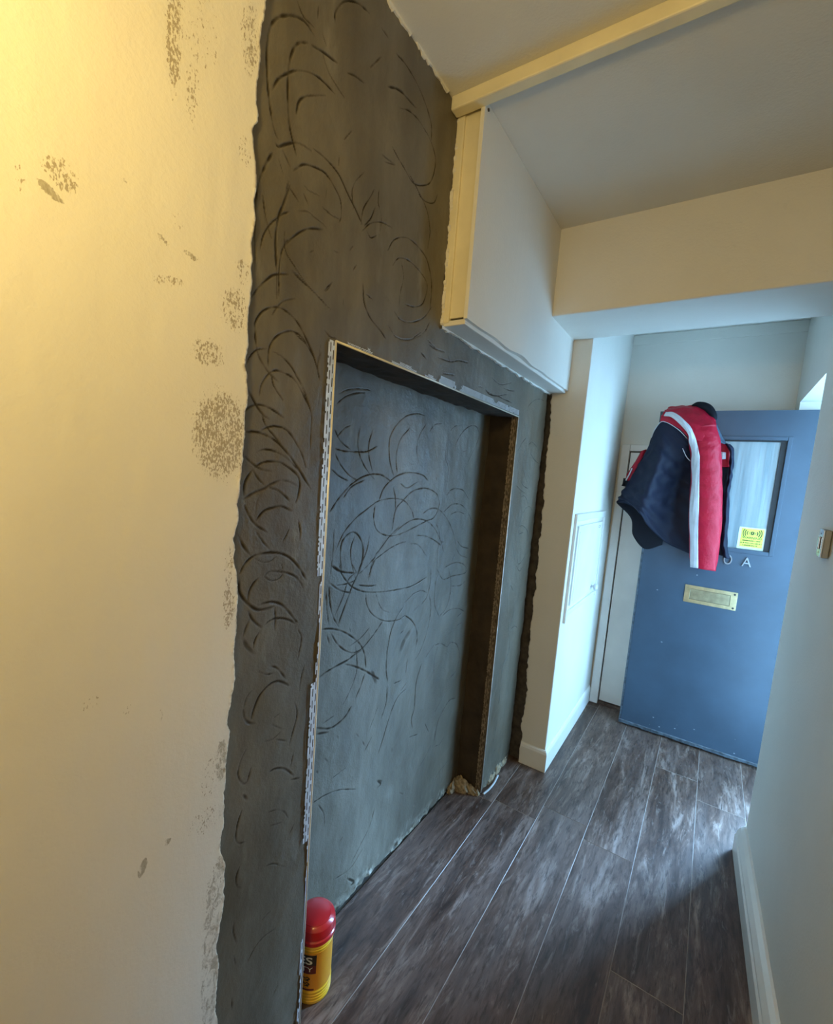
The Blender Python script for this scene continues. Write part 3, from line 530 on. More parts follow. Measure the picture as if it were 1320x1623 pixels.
# mortar droppings at the foot of the recess
def lump(name, c, r, sq, seed, mat, parent):
    rng = np.random.RandomState(seed); bm = bmesh.new(); bmesh.ops.create_icosphere(bm, subdivisions=4, radius=1)
    ph = rng.uniform(0, 6, 6)
    for q in bm.verts:
        p = q.co.copy(); k = 1 + 0.16 * math.sin(5 * p.x + ph[0]) * math.sin(6 * p.y + ph[1]) + 0.12 * math.sin(11 * p.z + 9 * p.x + ph[2]) + 0.07 * math.sin(19 * p.y + 17 * p.z + ph[3]) + rng.uniform(-0.03, 0.03); q.co = Vector((q.co.x * r[0] * k, q.co.y * r[1] * k, max(q.co.z, -0.35) * r[2] * k)) + Vector(c)
    me = bpy.data.meshes.new(name); bm.to_mesh(me); bm.free()
    return link(name, me, mat, parent, True)
for i, (c, r) in enumerate([((-0.845, 1.868, 0.01), (.042, .026, .050)), ((-0.800, 1.880, 0.008), (.030, .016, .030)), ((-0.874, 1.845, 0.01), (.014, .045, .035)), ((-0.765, 1.884, 0.005), (.010, .010, .022)),
                            ((-0.757, 2.02, 0.012), (.010, .05, .030)), ((-0.758, 2.10, 0.012), (.010, .045, .040)), ((-0.759, 2.19, .012), (.010, .04, .026))]):
    lump('mortar_lump', c, r, 1, 20 + i, M['mortar'], wl)

# ------------------------------------------------------------------ setting: pier at the end of the left wall
pier = MB().box((-1.1, 2.288, 0), (-0.574, YE, 2.56)).build('wall_pier', M['dark'])
tag(pier, 'projecting wall pier left of the front door, cream face and daylit side', 'wall', kind='structure')
box('side_plaster', (-0.580, 2.276, 0), (-0.570, YE, 2.56), M['white'], pier, 0.003)
nz2 = 420; zz = np.linspace(0.0, 2.20, nz2); xe = np.interp(zz, [0, 0.12, 1.0, 1.93, 2.2], [-0.708, -0.706, -0.722, -0.738, -0.745]) + jag(nz2, 30, 0.0075)
P = np.stack([np.stack([xe - 0.0005, np.full(nz2, 2.290), zz], -1), np.stack([xe, np.full(nz2, 2.279), zz], -1), np.stack([xe + 0.004, np.full(nz2, 2.2755), zz], -1),
              np.stack([np.full(nz2, -0.575), np.full(nz2, 2.2755), zz], -1), np.stack([np.full(nz2, -0.5705), np.full(nz2, 2.279), zz], -1)], 1)
grid_mesh('front_plaster', P, None, M['white'], pier, smooth=False)
bb = MB()
bprof = [(0, 0), (0.014, 0), (0.014, 0.095), (0.010, 0.108), (0.004, 0.115), (0, 0.115)]
vv = []; ff = []
path = [((-0.700, 2.2755), (0, -1)), ((-0.5705, 2.2755), (1, -1)), ((-0.5705, YE - 0.03), (1, 0))]
for (x, y), (dx, dy) in path:
    for o_, z in bprof: vv.append((x + dx * o_, y + dy * o_, z))
k = len(bprof)
for i in range(2):
    for j in range(k): ff.append((i * k + j, i * k + (j + 1) % k, (i + 1) * k + (j + 1) % k, (i + 1) * k + j))
ff += [tuple(range(k)), tuple(range(3 * k - 1, 2 * k - 1, -1))]
bbp = mesh('baseboard_pier', vv, ff, M['gloss']); tag(bbp, 'low cream baseboard wrapping around the wall pier', 'baseboard', kind='structure')

# ------------------------------------------------------------------ setting: end wall, right wall, back wall
we = box('wall_end', (-1.1, YE, 0), (0.75, YE + 0.12, 2.6), M['white']); tag(we, 'plain end wall behind the open front door', 'wall', kind='structure')
box('cornice', (-0.57, YE - 0.006, 2.437), (0.31, YE + 0.01, 2.5), M['white'], we, 0.003)
v = [(wallx(YB), YB, 0), (0.29, 2.3, 0), (0.62, 2.3, 0), (0.75, YB, 0)]; v = v + [(x, y, 2.6) for x, y, z in v]
wr = mesh('wall_right', v, [(0, 3, 2, 1), (4, 5, 6, 7), (0, 1, 5, 4), (1, 2, 6, 5), (2, 3, 7, 6), (3, 0, 4, 7)], M['white'])
tag(wr, 'plain pale wall on the right of the hallway', 'wall', kind='structure')
bv = wr.modifiers.new('soft', 'BEVEL'); bv.width = 0.006; bv.segments = 3
wd = MB().box((0.31, 2.295, 2.03), (0.62, 3.122, 2.6)).box((0.31, 3.122, 0), (0.62, YE + .01, 2.6)).build('wall_doorway', M['white'])
tag(wd, 'wall over and beside the open front doorway on the right', 'wall', kind='structure')
wb = box('wall_back', (-1.1, YB - 0.1, 0), (0.75, YB, 2.6), M['white']); tag(wb, 'plain wall closing the hallway behind the viewer', 'wall', kind='structure')
prof = [(0, 0), (0.036, 0), (0.036, 0.072), (0.031, 0.080), (0.031, 0.090), (0.020, 0.112), (0.008, 0.124), (0, 0.126)]
vv = []; ff = []; k = len(prof); ends = [2.292, 1.852, 1.848, 1.602, 1.598, YB]
for y in ends:
    for o_, z in prof: vv.append((wallx(y) - o_ - 0.001 * math.sin(y * 5), y, z))
for i in range(len(ends) - 1):
    for j in range(k): ff.append((i * k + j, i * k + (j + 1) % k, (i + 1) * k + (j + 1) % k, (i + 1) * k + j))
ff += [tuple(range(k)), tuple(range(len(vv) - 1, len(vv) - k - 1, -1))]
br = mesh('baseboard_right', vv, ff, M['gloss']); tag(br, 'white moulded baseboard along the right wall', 'baseboard', kind='structure')

# ------------------------------------------------------------------ doors
M['blue'] = simple('slate_blue_door_paint', (0.038, 0.066, 0.100), 0.40, var=0.14, vs=5, bs=0.10, bscale=40)
M['blue_worn'] = simple('chipped_door_edge', (0.055, 0.075, 0.095), 0.6, var=0.6, vs=45, bs=0.4, bscale=80)
M['brass'] = simple('aged_brass', (0.62, 0.52, 0.30), 0.34, metal=0.85, var=0.2, vs=25)
M['brass_dark'] = simple('tarnished_brass', (0.36, 0.31, 0.19), 0.42, metal=0.8, var=0.25, vs=30)
M['black'] = simple('matt_black', (0.012, 0.012, 0.014), 0.6)
M['pewter'] = simple('grey_numeral_metal', (0.30, 0.33, 0.36), 0.35, metal=0.7)
M['chrome'] = simple('brushed_chrome', (0.60, 0.62, 0.64), 0.13, metal=1.0, var=0.06, vs=40)
mt, nt, b = new_mat('reeded_glass'); b.inputs['Transmission Weight'].default_value = 0.5; b.inputs['Roughness'].default_value = 0.28
vz = coords(nt, (1, 1, 0.06)); nt.links.new(ramp(nt, noise(nt, vz, 26.0, 4), [(0.3, (0.30, 0.42, 0.47)), (0.7, (0.62, 0.74, 0.78))]), b.inputs['Base Color']); bump(nt, b, noise(nt, vz, 42.0, 4), 0.5, 0.006); M['glass'] = mt

def text_mesh(txt, size, depth=0.0, bold=0.0):
    cu = bpy.data.curves.new('t', 'FONT'); cu.body = txt; cu.size = size; cu.extrude = depth; cu.offset = bold; cu.align_x = 'CENTER'; cu.align_y = 'CENTER'; cu.resolution_u = 4
    ob = bpy.data.objects.new('t', cu); COL.objects.link(ob)
    dg = bpy.context.evaluated_depsgraph_get(); me = bpy.data.meshes.new_from_object(ob.evaluated_get(dg))
    bpy.data.objects.remove(ob); bpy.data.curves.remove(cu)
    return me
def text_on_y(name, txt, c, w, h, mat, parent, depth=0.0, bold=0.0):
    """lettering facing -y, scaled to w x h, centred on c"""
    me = text_mesh(txt, 1.0, 0.0 if not depth else 0.05, bold)
    P = np.array([q.co[:] for q in me.vertices]); lo, hi = P.min(0), P.max(0); ctr = (lo + hi) / 2
    sx, sy = w / (hi[0] - lo[0]), h / (hi[1] - lo[1])
    for q in me.vertices:
        p = (np.array(q.co) - ctr); q.co = (c[0] + p[0] * sx, c[1] - p[2] * (depth / 0.05 if depth else 0), c[2] + p[1] * sy)
    return link(name, me, mat, parent)

d1 = empty('door_1', (0.455, 3.105, 0.0)); tag(d1, 'slate blue front door standing open, with a glass panel and brass letter plate', 'door', kind='structure')
DX0, DX1, DY0, DY1 = -0.335, 0.455, 3.085, 3.125
GX0, GX1, GZ0, GZ1 = -0.165, 0.285, 1.222, 1.826
lf = MB()
lf.box((DX0 + .012, DY0, 0.03), (GX0, DY1, 1.983)).box((GX1, DY0, 0.03), (DX1, DY1, 1.983)).box((GX0, DY0, 0.03), (GX1, DY1, GZ0)).box((GX0, DY0, GZ1), (GX1, DY1, 1.983))
loc(lf.build('leaf', M['blue'], d1), d1)
loc(box('edge_lipping', (DX0, DY0 + 0.001, 0.012), (DX0 + 0.0115, DY1, 1.983), M['blue_worn'], d1, 0.002), d1)
# weather strip with a chipped, uneven foot
n = 60; e = 0.012 + np.abs(jag(n, 14, 0.005)); vv = []
for i, x in enumerate(np.linspace(DX0, DX1, n)):
    vv += [(x, DY0 - 0.004, e[i]), (x, DY0 - 0.004, 0.030), (x, DY0 + 0.001, 0.036), (x, DY1, 0.036), (x, DY1, e[i])]
ff = [(i * 5 + j, i * 5 + (j + 1) % 5, i * 5 + 5 + (j + 1) % 5, i * 5 + 5 + j) for i in range(n - 1) for j in range(5)] + [(0, 1, 2, 3, 4), tuple(range(n * 5 - 1, n * 5 - 6, -1))]
loc(mesh('weather_strip', vv, ff, M['blue_worn'], d1), d1)
loc(box('glass_pane', (GX0, 3.103, GZ0), (GX1, 3.109, GZ1), M['glass'], d1), d1)
for a, b2 in (((GX0 + .0025, 3.0805, GZ0 - .02), (GX1 - .0025, 3.0875, GZ0 + .002)), ((GX0 + .0025, 3.0805, GZ1 - .002), (GX1 - .0025, 3.0875, GZ1 + .018)),
              ((GX0 - .018, 3.081, GZ0 - .02), (GX0 + .002, 3.0875, GZ1 + .018)), ((GX1 - .002, 3.081, GZ0 - .02), (GX1 + .018, 3.0875, GZ1 + .018))):
    loc(box('glazing_bead', a, b2, M['blue'], d1, 0.002), d1)
for a, b2 in (((GX1 - .027, 3.094, GZ0 + .002), (GX1 - .002, 3.1025, GZ1 - .002)), ((GX0, 3.094, GZ1 - .010), (GX1 - .027, 3.1025, GZ1 - .002))):
    loc(box('gasket', a, b2, M['black'], d1), d1)
lp = loc(MB().box((-0.078, 3.080, 0.872), (0.178, 3.0865, 0.892), 0, .001).box((-0.078, 3.080, 0.955), (0.178, 3.0865, 0.975), 0, .001).box((-0.078, 3.080, 0.892), (-0.050, 3.0865, 0.955), 0, .001).box((0.146, 3.080, 0.892), (0.178, 3.0865, 0.955), 0, .001).build('letter_plate', M['brass'], d1), d1)
fl = box('flap', (-0.0485, 3.082, 0.8935), (0.1445, 3.086, 0.9535), M['brass_dark'], lp, .0015)
for z in (0.884, 0.963):
    MB().lathe([(0.0055, 0), (0.0055, 0.002), (0.003, 0.003)], (0.164, 3.080, z), 14, axis='y').build('screw', M['black'], lp)
tag(loc(text_on_y('numeral', 'O', (0.106, 3.079, 1.156), 0.040, 0.056, M['pewter'], d1, 0.005), d1), 'grey metal round character partly behind the jacket')
tag(loc(text_on_y('numeral', 'A', (0.193, 3.079, 1.156), 0.044, 0.050, M['pewter'], d1, 0.005), d1), 'grey metal letter A')
# paint chips of the blue door
for i in range(16):
    rng = random.Random(i); x, z = rng.uniform(-.30, .30), rng.choice([rng.uniform(.05, .14), rng.uniform(.3, 1.1)])
    loc(mesh('paint_chip', [(x + .005 * math.cos(a) * rng.uniform(.5, 1.2), 3.0843, z + .004 * math.sin(a) * rng.uniform(.5, 1.2)) for a in np.linspace(0, 5.4, 7)], [tuple(range(7))], M['pewter'] if i % 2 else M['blue_worn'], d1), d1)

# warning sticker on the pane
M['st_white'] = simple('sticker_white_border', (0.72, 0.88, 0.80), 0.4, var=0.03)
M['st_yellow'] = simple('sticker_yellow', (0.72, 0.86, 0.10), 0.4, var=0.04)
M['st_ink'] = simple('sticker_olive_ink', (0.035, 0.065, 0.012), 0.5)
st = loc(box('warning_sticker', (0.137, 3.1005, 1.226), (0.263, 3.1030, 1.347), M['st_white'], d1), d1)
tag(st, 'yellow warning sticker with an eye symbol')
box('yellow_field', (0.148, 3.0997, 1.238), (0.250, 3.1008, 1.341), M['st_yellow'], st)
SX, SZ, SYY = 0.199, 1.316, 3.0992
def flat(pts_out, pts_in, name, par):
    n = len(pts_out); v = [(x, SYY, z) for x, z in pts_out] + [(x, SYY, z) for x, z in pts_in]
    return v, [(i, i + 1, n + i + 1, n + i) for i in range(n - 1)]
mb = MB()
for sgn in (-1, 1):
    for r in (0.024, 0.033, 0.042):
        a = [math.radians(t) for t in np.linspace(-32, 32, 9)]; hw = 0.0022
        mb.add(*flat([(SX + sgn * (r + hw) * math.cos(t), SZ + (r + hw) * math.sin(t) * (0.75 if r < .03 else .95)) for t in a], [(SX + sgn * (r - hw) * math.cos(t), SZ + (r - hw) * math.sin(t) * (0.75 if r < .03 else .95)) for t in a], '', None))
t = np.linspace(0, 2 * math.pi, 33)
eye = lambda k: [(SX + 0.0165 * k * math.cos(q), SZ + 0.0095 * k * math.sin(q) * (1 - 0.35 * abs(math.cos(q)))) for q in t]
mb.add(*flat(eye(1.0), eye(0.86), '', None))
mb.add(*flat([(SX + .0085 * math.cos(q), SZ + .001 + .0085 * math.sin(q)) for q in t], [(SX + .0028 * math.cos(q), SZ + .0015 + .0028 * math.sin(q)) for q in t], '', None))
mb.build('eye_symbol', M['st_ink'], st)
text_on_y('lettering', 'WARNING', (0.199, SYY, 1.290), 0.088, 0.0125, M['st_ink'], st, 0, 0.012)
mb = MB(); rng = random.Random(4)
for z, x0, x1 in ((1.2745, 0.158, 0.240), (1.2610, 0.150, 0.249), (1.2475, 0.162, 0.232)):
    x = x0
    while x < x1 - 0.004:                             # illegible small print: letter-sized marks
        w = rng.uniform(0.0016, 0.0034); hgt = rng.uniform(0.0045, 0.0065)
        mb.add([(x, SYY, z - .003), (x + w, SYY, z - .003), (x + w, SYY, z - .003 + hgt), (x, SYY, z - .003 + hgt)], [(0, 1, 2, 3)])
        x += w + (0.0008 if rng.random() > 0.17 else 0.004)
mb.build('small_print', M['st_ink'], st)

d2 = empty('door_2', (0, YE, 0)); tag(d2, 'plain white inner door in the end wall behind the blue door', 'door', kind='structure')
loc(box('jamb', (-0.556, YE - 0.032, 0), (-0.503, YE + .001, 1.80), M['gloss'], d2, 0.004), d2)
loc(box('jamb', (0.235, YE - 0.032, 0), (0.285, YE + .001, 1.80), M['gloss'], d2, 0.004), d2)
loc(box('head', (-0.503, YE - 0.032, 1.757), (0.235, YE + .001, 1.80), M['gloss'], d2, 0.004), d2)
loc(box('leaf', (-0.496, YE - 0.024, 0.030), (0.229, YE + .001, 1.749), M['gloss'], d2, 0.002), d2)
loc(box('backing', (-0.503, YE - 0.003, 0.0), (0.235, YE - 0.001, 1.757), M['black'], d2), d2)
loc(box('threshold', (-0.503, YE - 0.03, 0.0), (0.235, YE - .003, 0.022), M['plank'], d2, 0.003), d2)

# ------------------------------------------------------------------ access hatch on the pier side
ah = empty('access_hatch', (-0.570, 2.65, 0.79)); tag(ah, 'white painted access hatch with a glass knob on the pier side wall', 'hatch')
def hb(name, y0, y1, z0, z1, x1, bev=0.003, par=ah): return loc(box(name, (-0.5706, y0, z0), (x1, y1, z1), M['gloss'], ah, bev), ah)
hb('frame_strip', 2.318, 2.342, 0.795, 1.362, -0.556); hb('frame_strip', 2.343, 3.02, 1.325, 1.362, -0.556)
hb('frame_strip', 2.995, 3.02, 0.82, 1.324, -0.556); hb('frame_strip', 2.343, 2.994, 0.825, 0.850, -0.560)
leaf = hb('hatch_door', 2.385, 2.975, 0.875, 1.298, -0.557, 0.004)
hb('hatch_stile', 2.405, 2.425, 0.90, 1.27, -0.5545, 0.002); hb('hatch_stile', 2.93, 2.955, 0.90, 1.27, -0.5545, 0.002)
mt, nt, b = new_mat('glass_knob'); b.inputs['Base Color'].default_value = (0.85, 0.9, 0.92, 1); b.inputs['Transmission Weight'].default_value = 0.6; b.inputs['Roughness'].default_value = 0.05; M['knobglass'] = mt
loc(MB().lathe([(0.010, 0), (0.008, 0.006), (0.008, 0.012), (0.019, 0.018), (0.023, 0.027), (0.019, 0.036), (0.008, 0.040)], (-0.557, 2.845, 0.905), 24, axis='x').build('knob', M['knobglass'], ah, True), ah)
loc(MB().lathe([(0.008, 0), (0.008, 0.004), (0.004, 0.008)], (-0.557, 2.865, 1.272), 16, axis='x').build('catch', M['chrome'], ah, True), ah)

# ------------------------------------------------------------------ light switch
sy, szz = 1.872, 1.383
ls = empty('light_switch', (wallx(sy), sy, szz), -math.atan(0.0416) * -1); ls.rotation_euler = (0, 0, -0.075)
tag(ls, 'square chrome light switch plate on the right wall near its far corner', 'switch')
M['switch_white'] = simple('white_switch_box', (0.30, 0.31, 0.32), 0.4, var=0.03)
MB().box((-0.011, -0.055, -0.043), (0.004, 0.055, 0.043), 0, 0.002).build('back_box', M['switch_white'], ls)
MB().box((-0.016, -0.055, -0.043), (-0.011, 0.055, 0.043), 0, 0.002).build('face_plate', M['chrome'], ls)
MB().box((-0.021, -0.014, -0.020), (-0.016, 0.014, 0.020), 0, 0.002).build('rocker', M['chrome'], ls)
for z in (-0.03, 0.03): MB().lathe([(0.003, 0), (0.003, -0.001)], (-0.016, 0, z), 10, axis='x').build('screw', M['chrome'], ls)

# ------------------------------------------------------------------ jacket over the door corner
JK = json.loads('''{"body_front":[[[-0.3586,3.02,1.8159],[-0.3405,3.0,1.8714],[-0.3094,2.975,1.907],[-0.258,2.955,1.8861],[-0.2071,2.955,1.8476],[-0.1647,2.97,1.7984]],[[-0.3862,3.03,1.7091],[-0.3403,2.97,1.7201],[-0.2912,2.945,1.7333],[-0.2409,2.975,1.7376],[-0.1895,2.985,1.7404],[-0.1361,2.995,1.7432]],[[-0.4405,3.04,1.587],[-0.3723,2.965,1.5818],[-0.311,2.915,1.5775],[-0.2565,2.975,1.5766],[-0.1908,3.045,1.5834],[-0.1184,3.05,1.5887]],[[-0.4877,3.045,1.4756],[-0.4125,2.95,1.4607],[-0.3413,2.91,1.4334],[-0.2784,2.975,1.4114],[-0.1939,3.055,1.4118],[-0.1022,3.05,1.4149]],[[-0.5098,3.045,1.4224],[-0.4204,2.955,1.4145],[-0.3465,2.92,1.3642],[-0.2998,2.975,1.2948],[-0.205,3.055,1.2077],[-0.0729,3.055,1.1584]]],"lining":[[[-0.3534,3.05,1.8088],[-0.3115,3.05,1.8712],[-0.263,3.05,1.8717],[-0.2096,3.05,1.8255],[-0.1704,3.05,1.7931]],[[-0.3909,3.0505,1.7142],[-0.3369,3.055,1.7407],[-0.2942,3.0557,1.7175],[-0.2357,3.0557,1.6642],[-0.1844,3.0537,1.6469]],[[-0.4293,3.051,1.6174],[-0.3629,3.06,1.607],[-0.3263,3.0615,1.5586],[-0.2626,3.0615,1.4982],[-0.1987,3.0575,1.4976]],[[-0.4686,3.0515,1.5182],[-0.3896,3.065,1.47],[-0.3594,3.0673,1.3948],[-0.2903,3.0673,1.3273],[-0.2134,3.0612,1.345]],[[-0.5089,3.052,1.4166],[-0.4169,3.07,1.3294],[-0.3935,3.073,1.2259],[-0.3187,3.073,1.1514],[-0.2283,3.065,1.1891]]],"yoke":[[[-0.3164,2.985,1.9084],[-0.2584,2.955,1.8894],[-0.2009,2.935,1.8518],[-0.1563,2.925,1.8131],[-0.0826,2.935,1.7905],[-0.023,2.985,1.7844]],[[-0.3159,3.0,1.9418],[-0.2668,2.98,1.9418],[-0.205,2.96,1.9192],[-0.144,2.945,1.8853],[-0.082,2.955,1.8681],[-0.0416,2.99,1.8666]],[[-0.3072,3.03,1.9729],[-0.2525,3.03,1.9888],[-0.1941,3.03,1.988],[-0.1406,3.02,1.9727],[-0.0873,3.02,1.9466],[-0.0541,3.03,1.9224]],[[-0.2992,3.09,1.9923],[-0.2461,3.09,2.0037],[-0.1933,3.09,2.0075],[-0.1534,3.09,2.0135],[-0.1195,3.09,2.0161],[-0.0956,3.09,2.0059]],[[-0.3,3.14,2.002],[-0.25,3.14,2.002],[-0.19,3.14,2.002],[-0.14,3.14,2.002],[-0.11,3.14,2.002],[-0.085,3.14,2.002]],[[-0.3,3.15,1.85],[-0.25,3.15,1.85],[-0.19,3.15,1.85],[-0.14,3.15,1.85],[-0.11,3.15,1.85],[-0.085,3.15,1.85]],[[-0.3,3.15,1.6],[-0.25,3.15,1.6],[-0.19,3.15,1.6],[-0.14,3.15,1.6],[-0.11,3.15,1.6],[-0.085,3.15,1.6]]],"sleeve":[[[-0.1822,2.985,1.8645],[-0.0447,2.985,1.8911],0.045],[[-0.1655,2.985,1.7999],[-0.0121,2.985,1.8036],0.058],[[-0.1436,2.985,1.716],[-0.0022,2.985,1.7473],0.06],[[-0.1304,2.985,1.6252],[0.0151,2.985,1.6469],0.058],[[-0.1214,2.985,1.5272],[0.0308,2.985,1.5335],0.058],[[-0.1146,2.985,1.4284],[0.0447,2.985,1.4259],0.056],[[-0.0997,2.985,1.31],[0.0534,2.985,1.3172],0.055],[[-0.0839,2.99,1.1975],[0.0578,2.99,1.1999],0.05],[[-0.0674,2.99,1.0986],[0.0578,2.99,1.0944],0.045]],"stripe":[[[-0.3056,2.985,1.9415],[-0.3012,2.987,1.953],[-0.2984,3.005,1.9669]],[[-0.2638,2.958,1.9308],[-0.2584,2.961,1.9442],[-0.2544,2.98,1.96]],[[-0.2102,2.93,1.8831],[-0.2069,2.932,1.9009],[-0.2047,2.95,1.921]],[[-0.1663,2.912,1.8304],[-0.1599,2.9105,1.8461],[-0.1544,2.925,1.8637]],[[-0.1586,2.93,1.7945],[-0.1409,2.917,1.7967],[-0.1243,2.92,1.8006]],[[-0.1407,2.95,1.7393],[-0.1223,2.927,1.738],[-0.1049,2.92,1.7381]],[[-0.1344,2.955,1.6884],[-0.1144,2.9305,1.6877],[-0.0953,2.922,1.6881]],[[-0.1203,2.955,1.5856],[-0.1015,2.9315,1.5861],[-0.0836,2.924,1.5872]],[[-0.1107,2.955,1.4295],[-0.0878,2.9325,1.4323],[-0.0659,2.926,1.4347]],[[-0.0937,2.957,1.2992],[-0.0732,2.9345,1.3034],[-0.0535,2.928,1.3065]],[[-0.065,2.97,1.0949],[-0.046,2.948,1.0985],[-0.0276,2.942,1.1]]],"piping":[[-0.3566,3.01,1.8182],[-0.3414,2.988,1.8632],[-0.3139,2.963,1.9034],[-0.2822,2.945,1.899],[-0.244,2.935,1.8771],[-0.2061,2.935,1.8485],[-0.169,2.945,1.8098]],"piping2":[[-0.1861,2.965,1.7584],[-0.1627,2.972,1.7142],[-0.1397,2.972,1.6892]],"collar":[[-0.1723,3.075,2.0067],[-0.1407,3.055,2.0107],[-0.0989,3.045,1.9922],[-0.0688,3.035,1.9519],[-0.0568,3.03,1.9224]],"collar_flap":[[[-0.0679,3.03,1.9448],[-0.04,3.035,1.8976],[-0.0075,3.04,1.8349],[0.0157,3.04,1.8003]],[[-0.0702,3.005,1.8999],[-0.0518,3.01,1.8626],[-0.0223,3.015,1.8223],[0.0122,3.02,1.7964]],[[-0.0703,2.985,1.8593],[-0.0594,2.985,1.8373],[-0.0294,2.995,1.8137],[0.0082,3.015,1.7932]]],"inside_red":[[[-0.0259,3.05,1.8099],[0.002,3.05,1.8042],[0.0311,3.045,1.7853]],[[-0.0106,3.055,1.7333],[0.0111,3.055,1.7342],[0.0386,3.05,1.7286]],[[-0.0023,3.055,1.6688],[0.0194,3.055,1.67],[0.045,3.05,1.6712]]],"inside_navy":[[[-0.0027,3.058,1.6722],[0.019,3.058,1.6734],[0.0467,3.052,1.6746]],[[0.0187,3.06,1.507],[0.0349,3.06,1.5084],[0.051,3.06,1.5099]],[[0.0439,3.06,1.3111],[0.0601,3.06,1.3133],[0.0762,3.06,1.3154]],[[0.0554,3.06,1.1789],[0.0698,3.06,1.1745],[0.0837,3.06,1.1735]]],"label":[[[-0.0022,3.028,1.7508],[0.0197,3.028,1.7478]],[[0.0058,3.03,1.7097],[0.0232,3.03,1.7124]]],"placket":[[[0.0081,3.02,1.795],[0.0209,3.005,1.7923],[0.034,3.03,1.7935]],[[0.0339,3.015,1.7511],[0.0441,3.0025,1.7551],[0.0549,3.03,1.7626]],[[0.0427,3.02,1.6757],[0.0529,3.005,1.6754],[0.0639,3.03,1.6775]],[[0.0467,3.02,1.5994],[0.0557,3.005,1.5996],[0.0654,3.03,1.6011]],[[0.0425,3.025,1.5091],[0.0547,3.01,1.5101],[0.0676,3.035,1.5114]],[[0.0555,3.03,1.3802],[0.0679,3.015,1.3823],[0.0811,3.04,1.3828]],[[0.06,3.035,1.2488],[0.0748,3.02,1.2523],[0.0906,3.045,1.2525]],[[0.0841,3.045,1.1685],[0.098,3.0275,1.1679],[0.1132,3.05,1.1629]]],"other_sleeve":[[[-0.4188,3.13,1.7439],[-0.3879,3.13,1.7594],0.03],[[-0.4416,3.13,1.6852],[-0.3931,3.13,1.6947],0.04],[[-0.4763,3.13,1.6102],[-0.4114,3.13,1.6287],0.045],[[-0.4871,3.13,1.5578],[-0.4291,3.13,1.5547],0.045]],"other_cuff":[[[-0.4889,3.13,1.5614],[-0.4282,3.13,1.5584],0.047],[[-0.504,3.13,1.5269],[-0.4414,3.13,1.517],0.047]],"other_piping":[[-0.449,3.08,1.6384],[-0.4608,3.08,1.5981],[-0.4754,3.082,1.5609]]}''')
def fabric(name, c, rough=0.5, sheen=0.0, bs=0.15):
    mt, nt, b = new_mat(name); v = coords(nt)
    nt.links.new(ramp(nt, noise(nt, v, 25.0, 4), [(0.3, tuple(x * 0.85 for x in c)), (0.7, c)]), b.inputs['Base Color'])
    b.inputs['Roughness'].default_value = rough; b.inputs['Specular IOR Level'].default_value = 0.25
    bump(nt, b, noise(nt, v, 60.0, 4), bs, 0.006); return mt
M['navy'] = fabric('navy_nylon', (0.007, 0.010, 0.027), 0.6, 0.0)
M['lining'] = fabric('black_lining', (0.006, 0.007, 0.012), 0.8, 0.0)
M['red'] = fabric('red_nylon', (0.43, 0.008, 0.030), 0.42, 0.0, 0.5)
M['silver'] = fabric('pale_grey_band', (0.62, 0.64, 0.68), 0.4, 0.0)
M['slate'] = fabric('slate_collar_fabric', (0.06, 0.09, 0.13), 0.6)
jk = empty('jacket', (-0.12, 3.06, 2.0)); tag(jk, 'navy and red jacket with a pale sleeve band hung over the blue door', 'jacket')
def wr_(u, v, amp, seed):
    rng = np.random.RandomState(seed); a = 0
    for k in range(7):
        fu, fv, ph = rng.uniform(1, 5), rng.uniform(2, 11), rng.uniform(0, 6.28); a = a + np.sin(6.28 * (fu * u * rng.choice([-1, 1]) + fv * v) + ph) / (1 + k * 0.35)
    return a * amp / 2.2
def sheet(name, G, nu, nv, mat, thick=0.004, wrinkle=0.0, seed=1, sub=True, flip=False):
    G = np.array(G); S = cr(np.swapaxes(cr(np.swapaxes(G, 0, 1), nu), 0, 1), nv)   # (nv, nu, 3)
    du = np.gradient(S, axis=1); dv = np.gradient(S, axis=0); nn = np.cross(du, dv); nn /= np.linalg.norm(nn, axis=-1, keepdims=True) + 1e-9
    if nn[..., 1].mean() > 0: nn = -nn
    uu, vv2 = np.meshgrid(np.linspace(0, 1, nu), np.linspace(0, 1, nv))
    if wrinkle: S = S + nn * (wr_(uu, vv2, wrinkle, seed) * np.minimum(1, 6 * np.minimum(vv2, 1.0)))[..., None]
    Bk = S - nn * thick
    idx = np.arange(nu * nv).reshape(nv, nu); o2 = nu * nv; f = []
    for i in range(nv - 1):
        for j in range(nu - 1):
            a, b2, c, d = idx[i, j], idx[i, j + 1], idx[i + 1, j + 1], idx[i + 1, j]
            f.append((d, c, b2, a)); f.append((a + o2, b2 + o2, c + o2, d + o2))
    ring = list(idx[0, :]) + list(idx[1:, -1]) + list(idx[-1, -2::-1]) + list(idx[-2:0:-1, 0])
    for a, b2 in zip(ring, ring[1:] + ring[:1]): f.append((a, b2, b2 + o2, a + o2))
    o = mesh(name, np.concatenate([S.reshape(-1, 3), Bk.reshape(-1, 3)]), [tuple(int(k) for k in q) for q in f], mat, jk, True)
    return loc(o, jk)
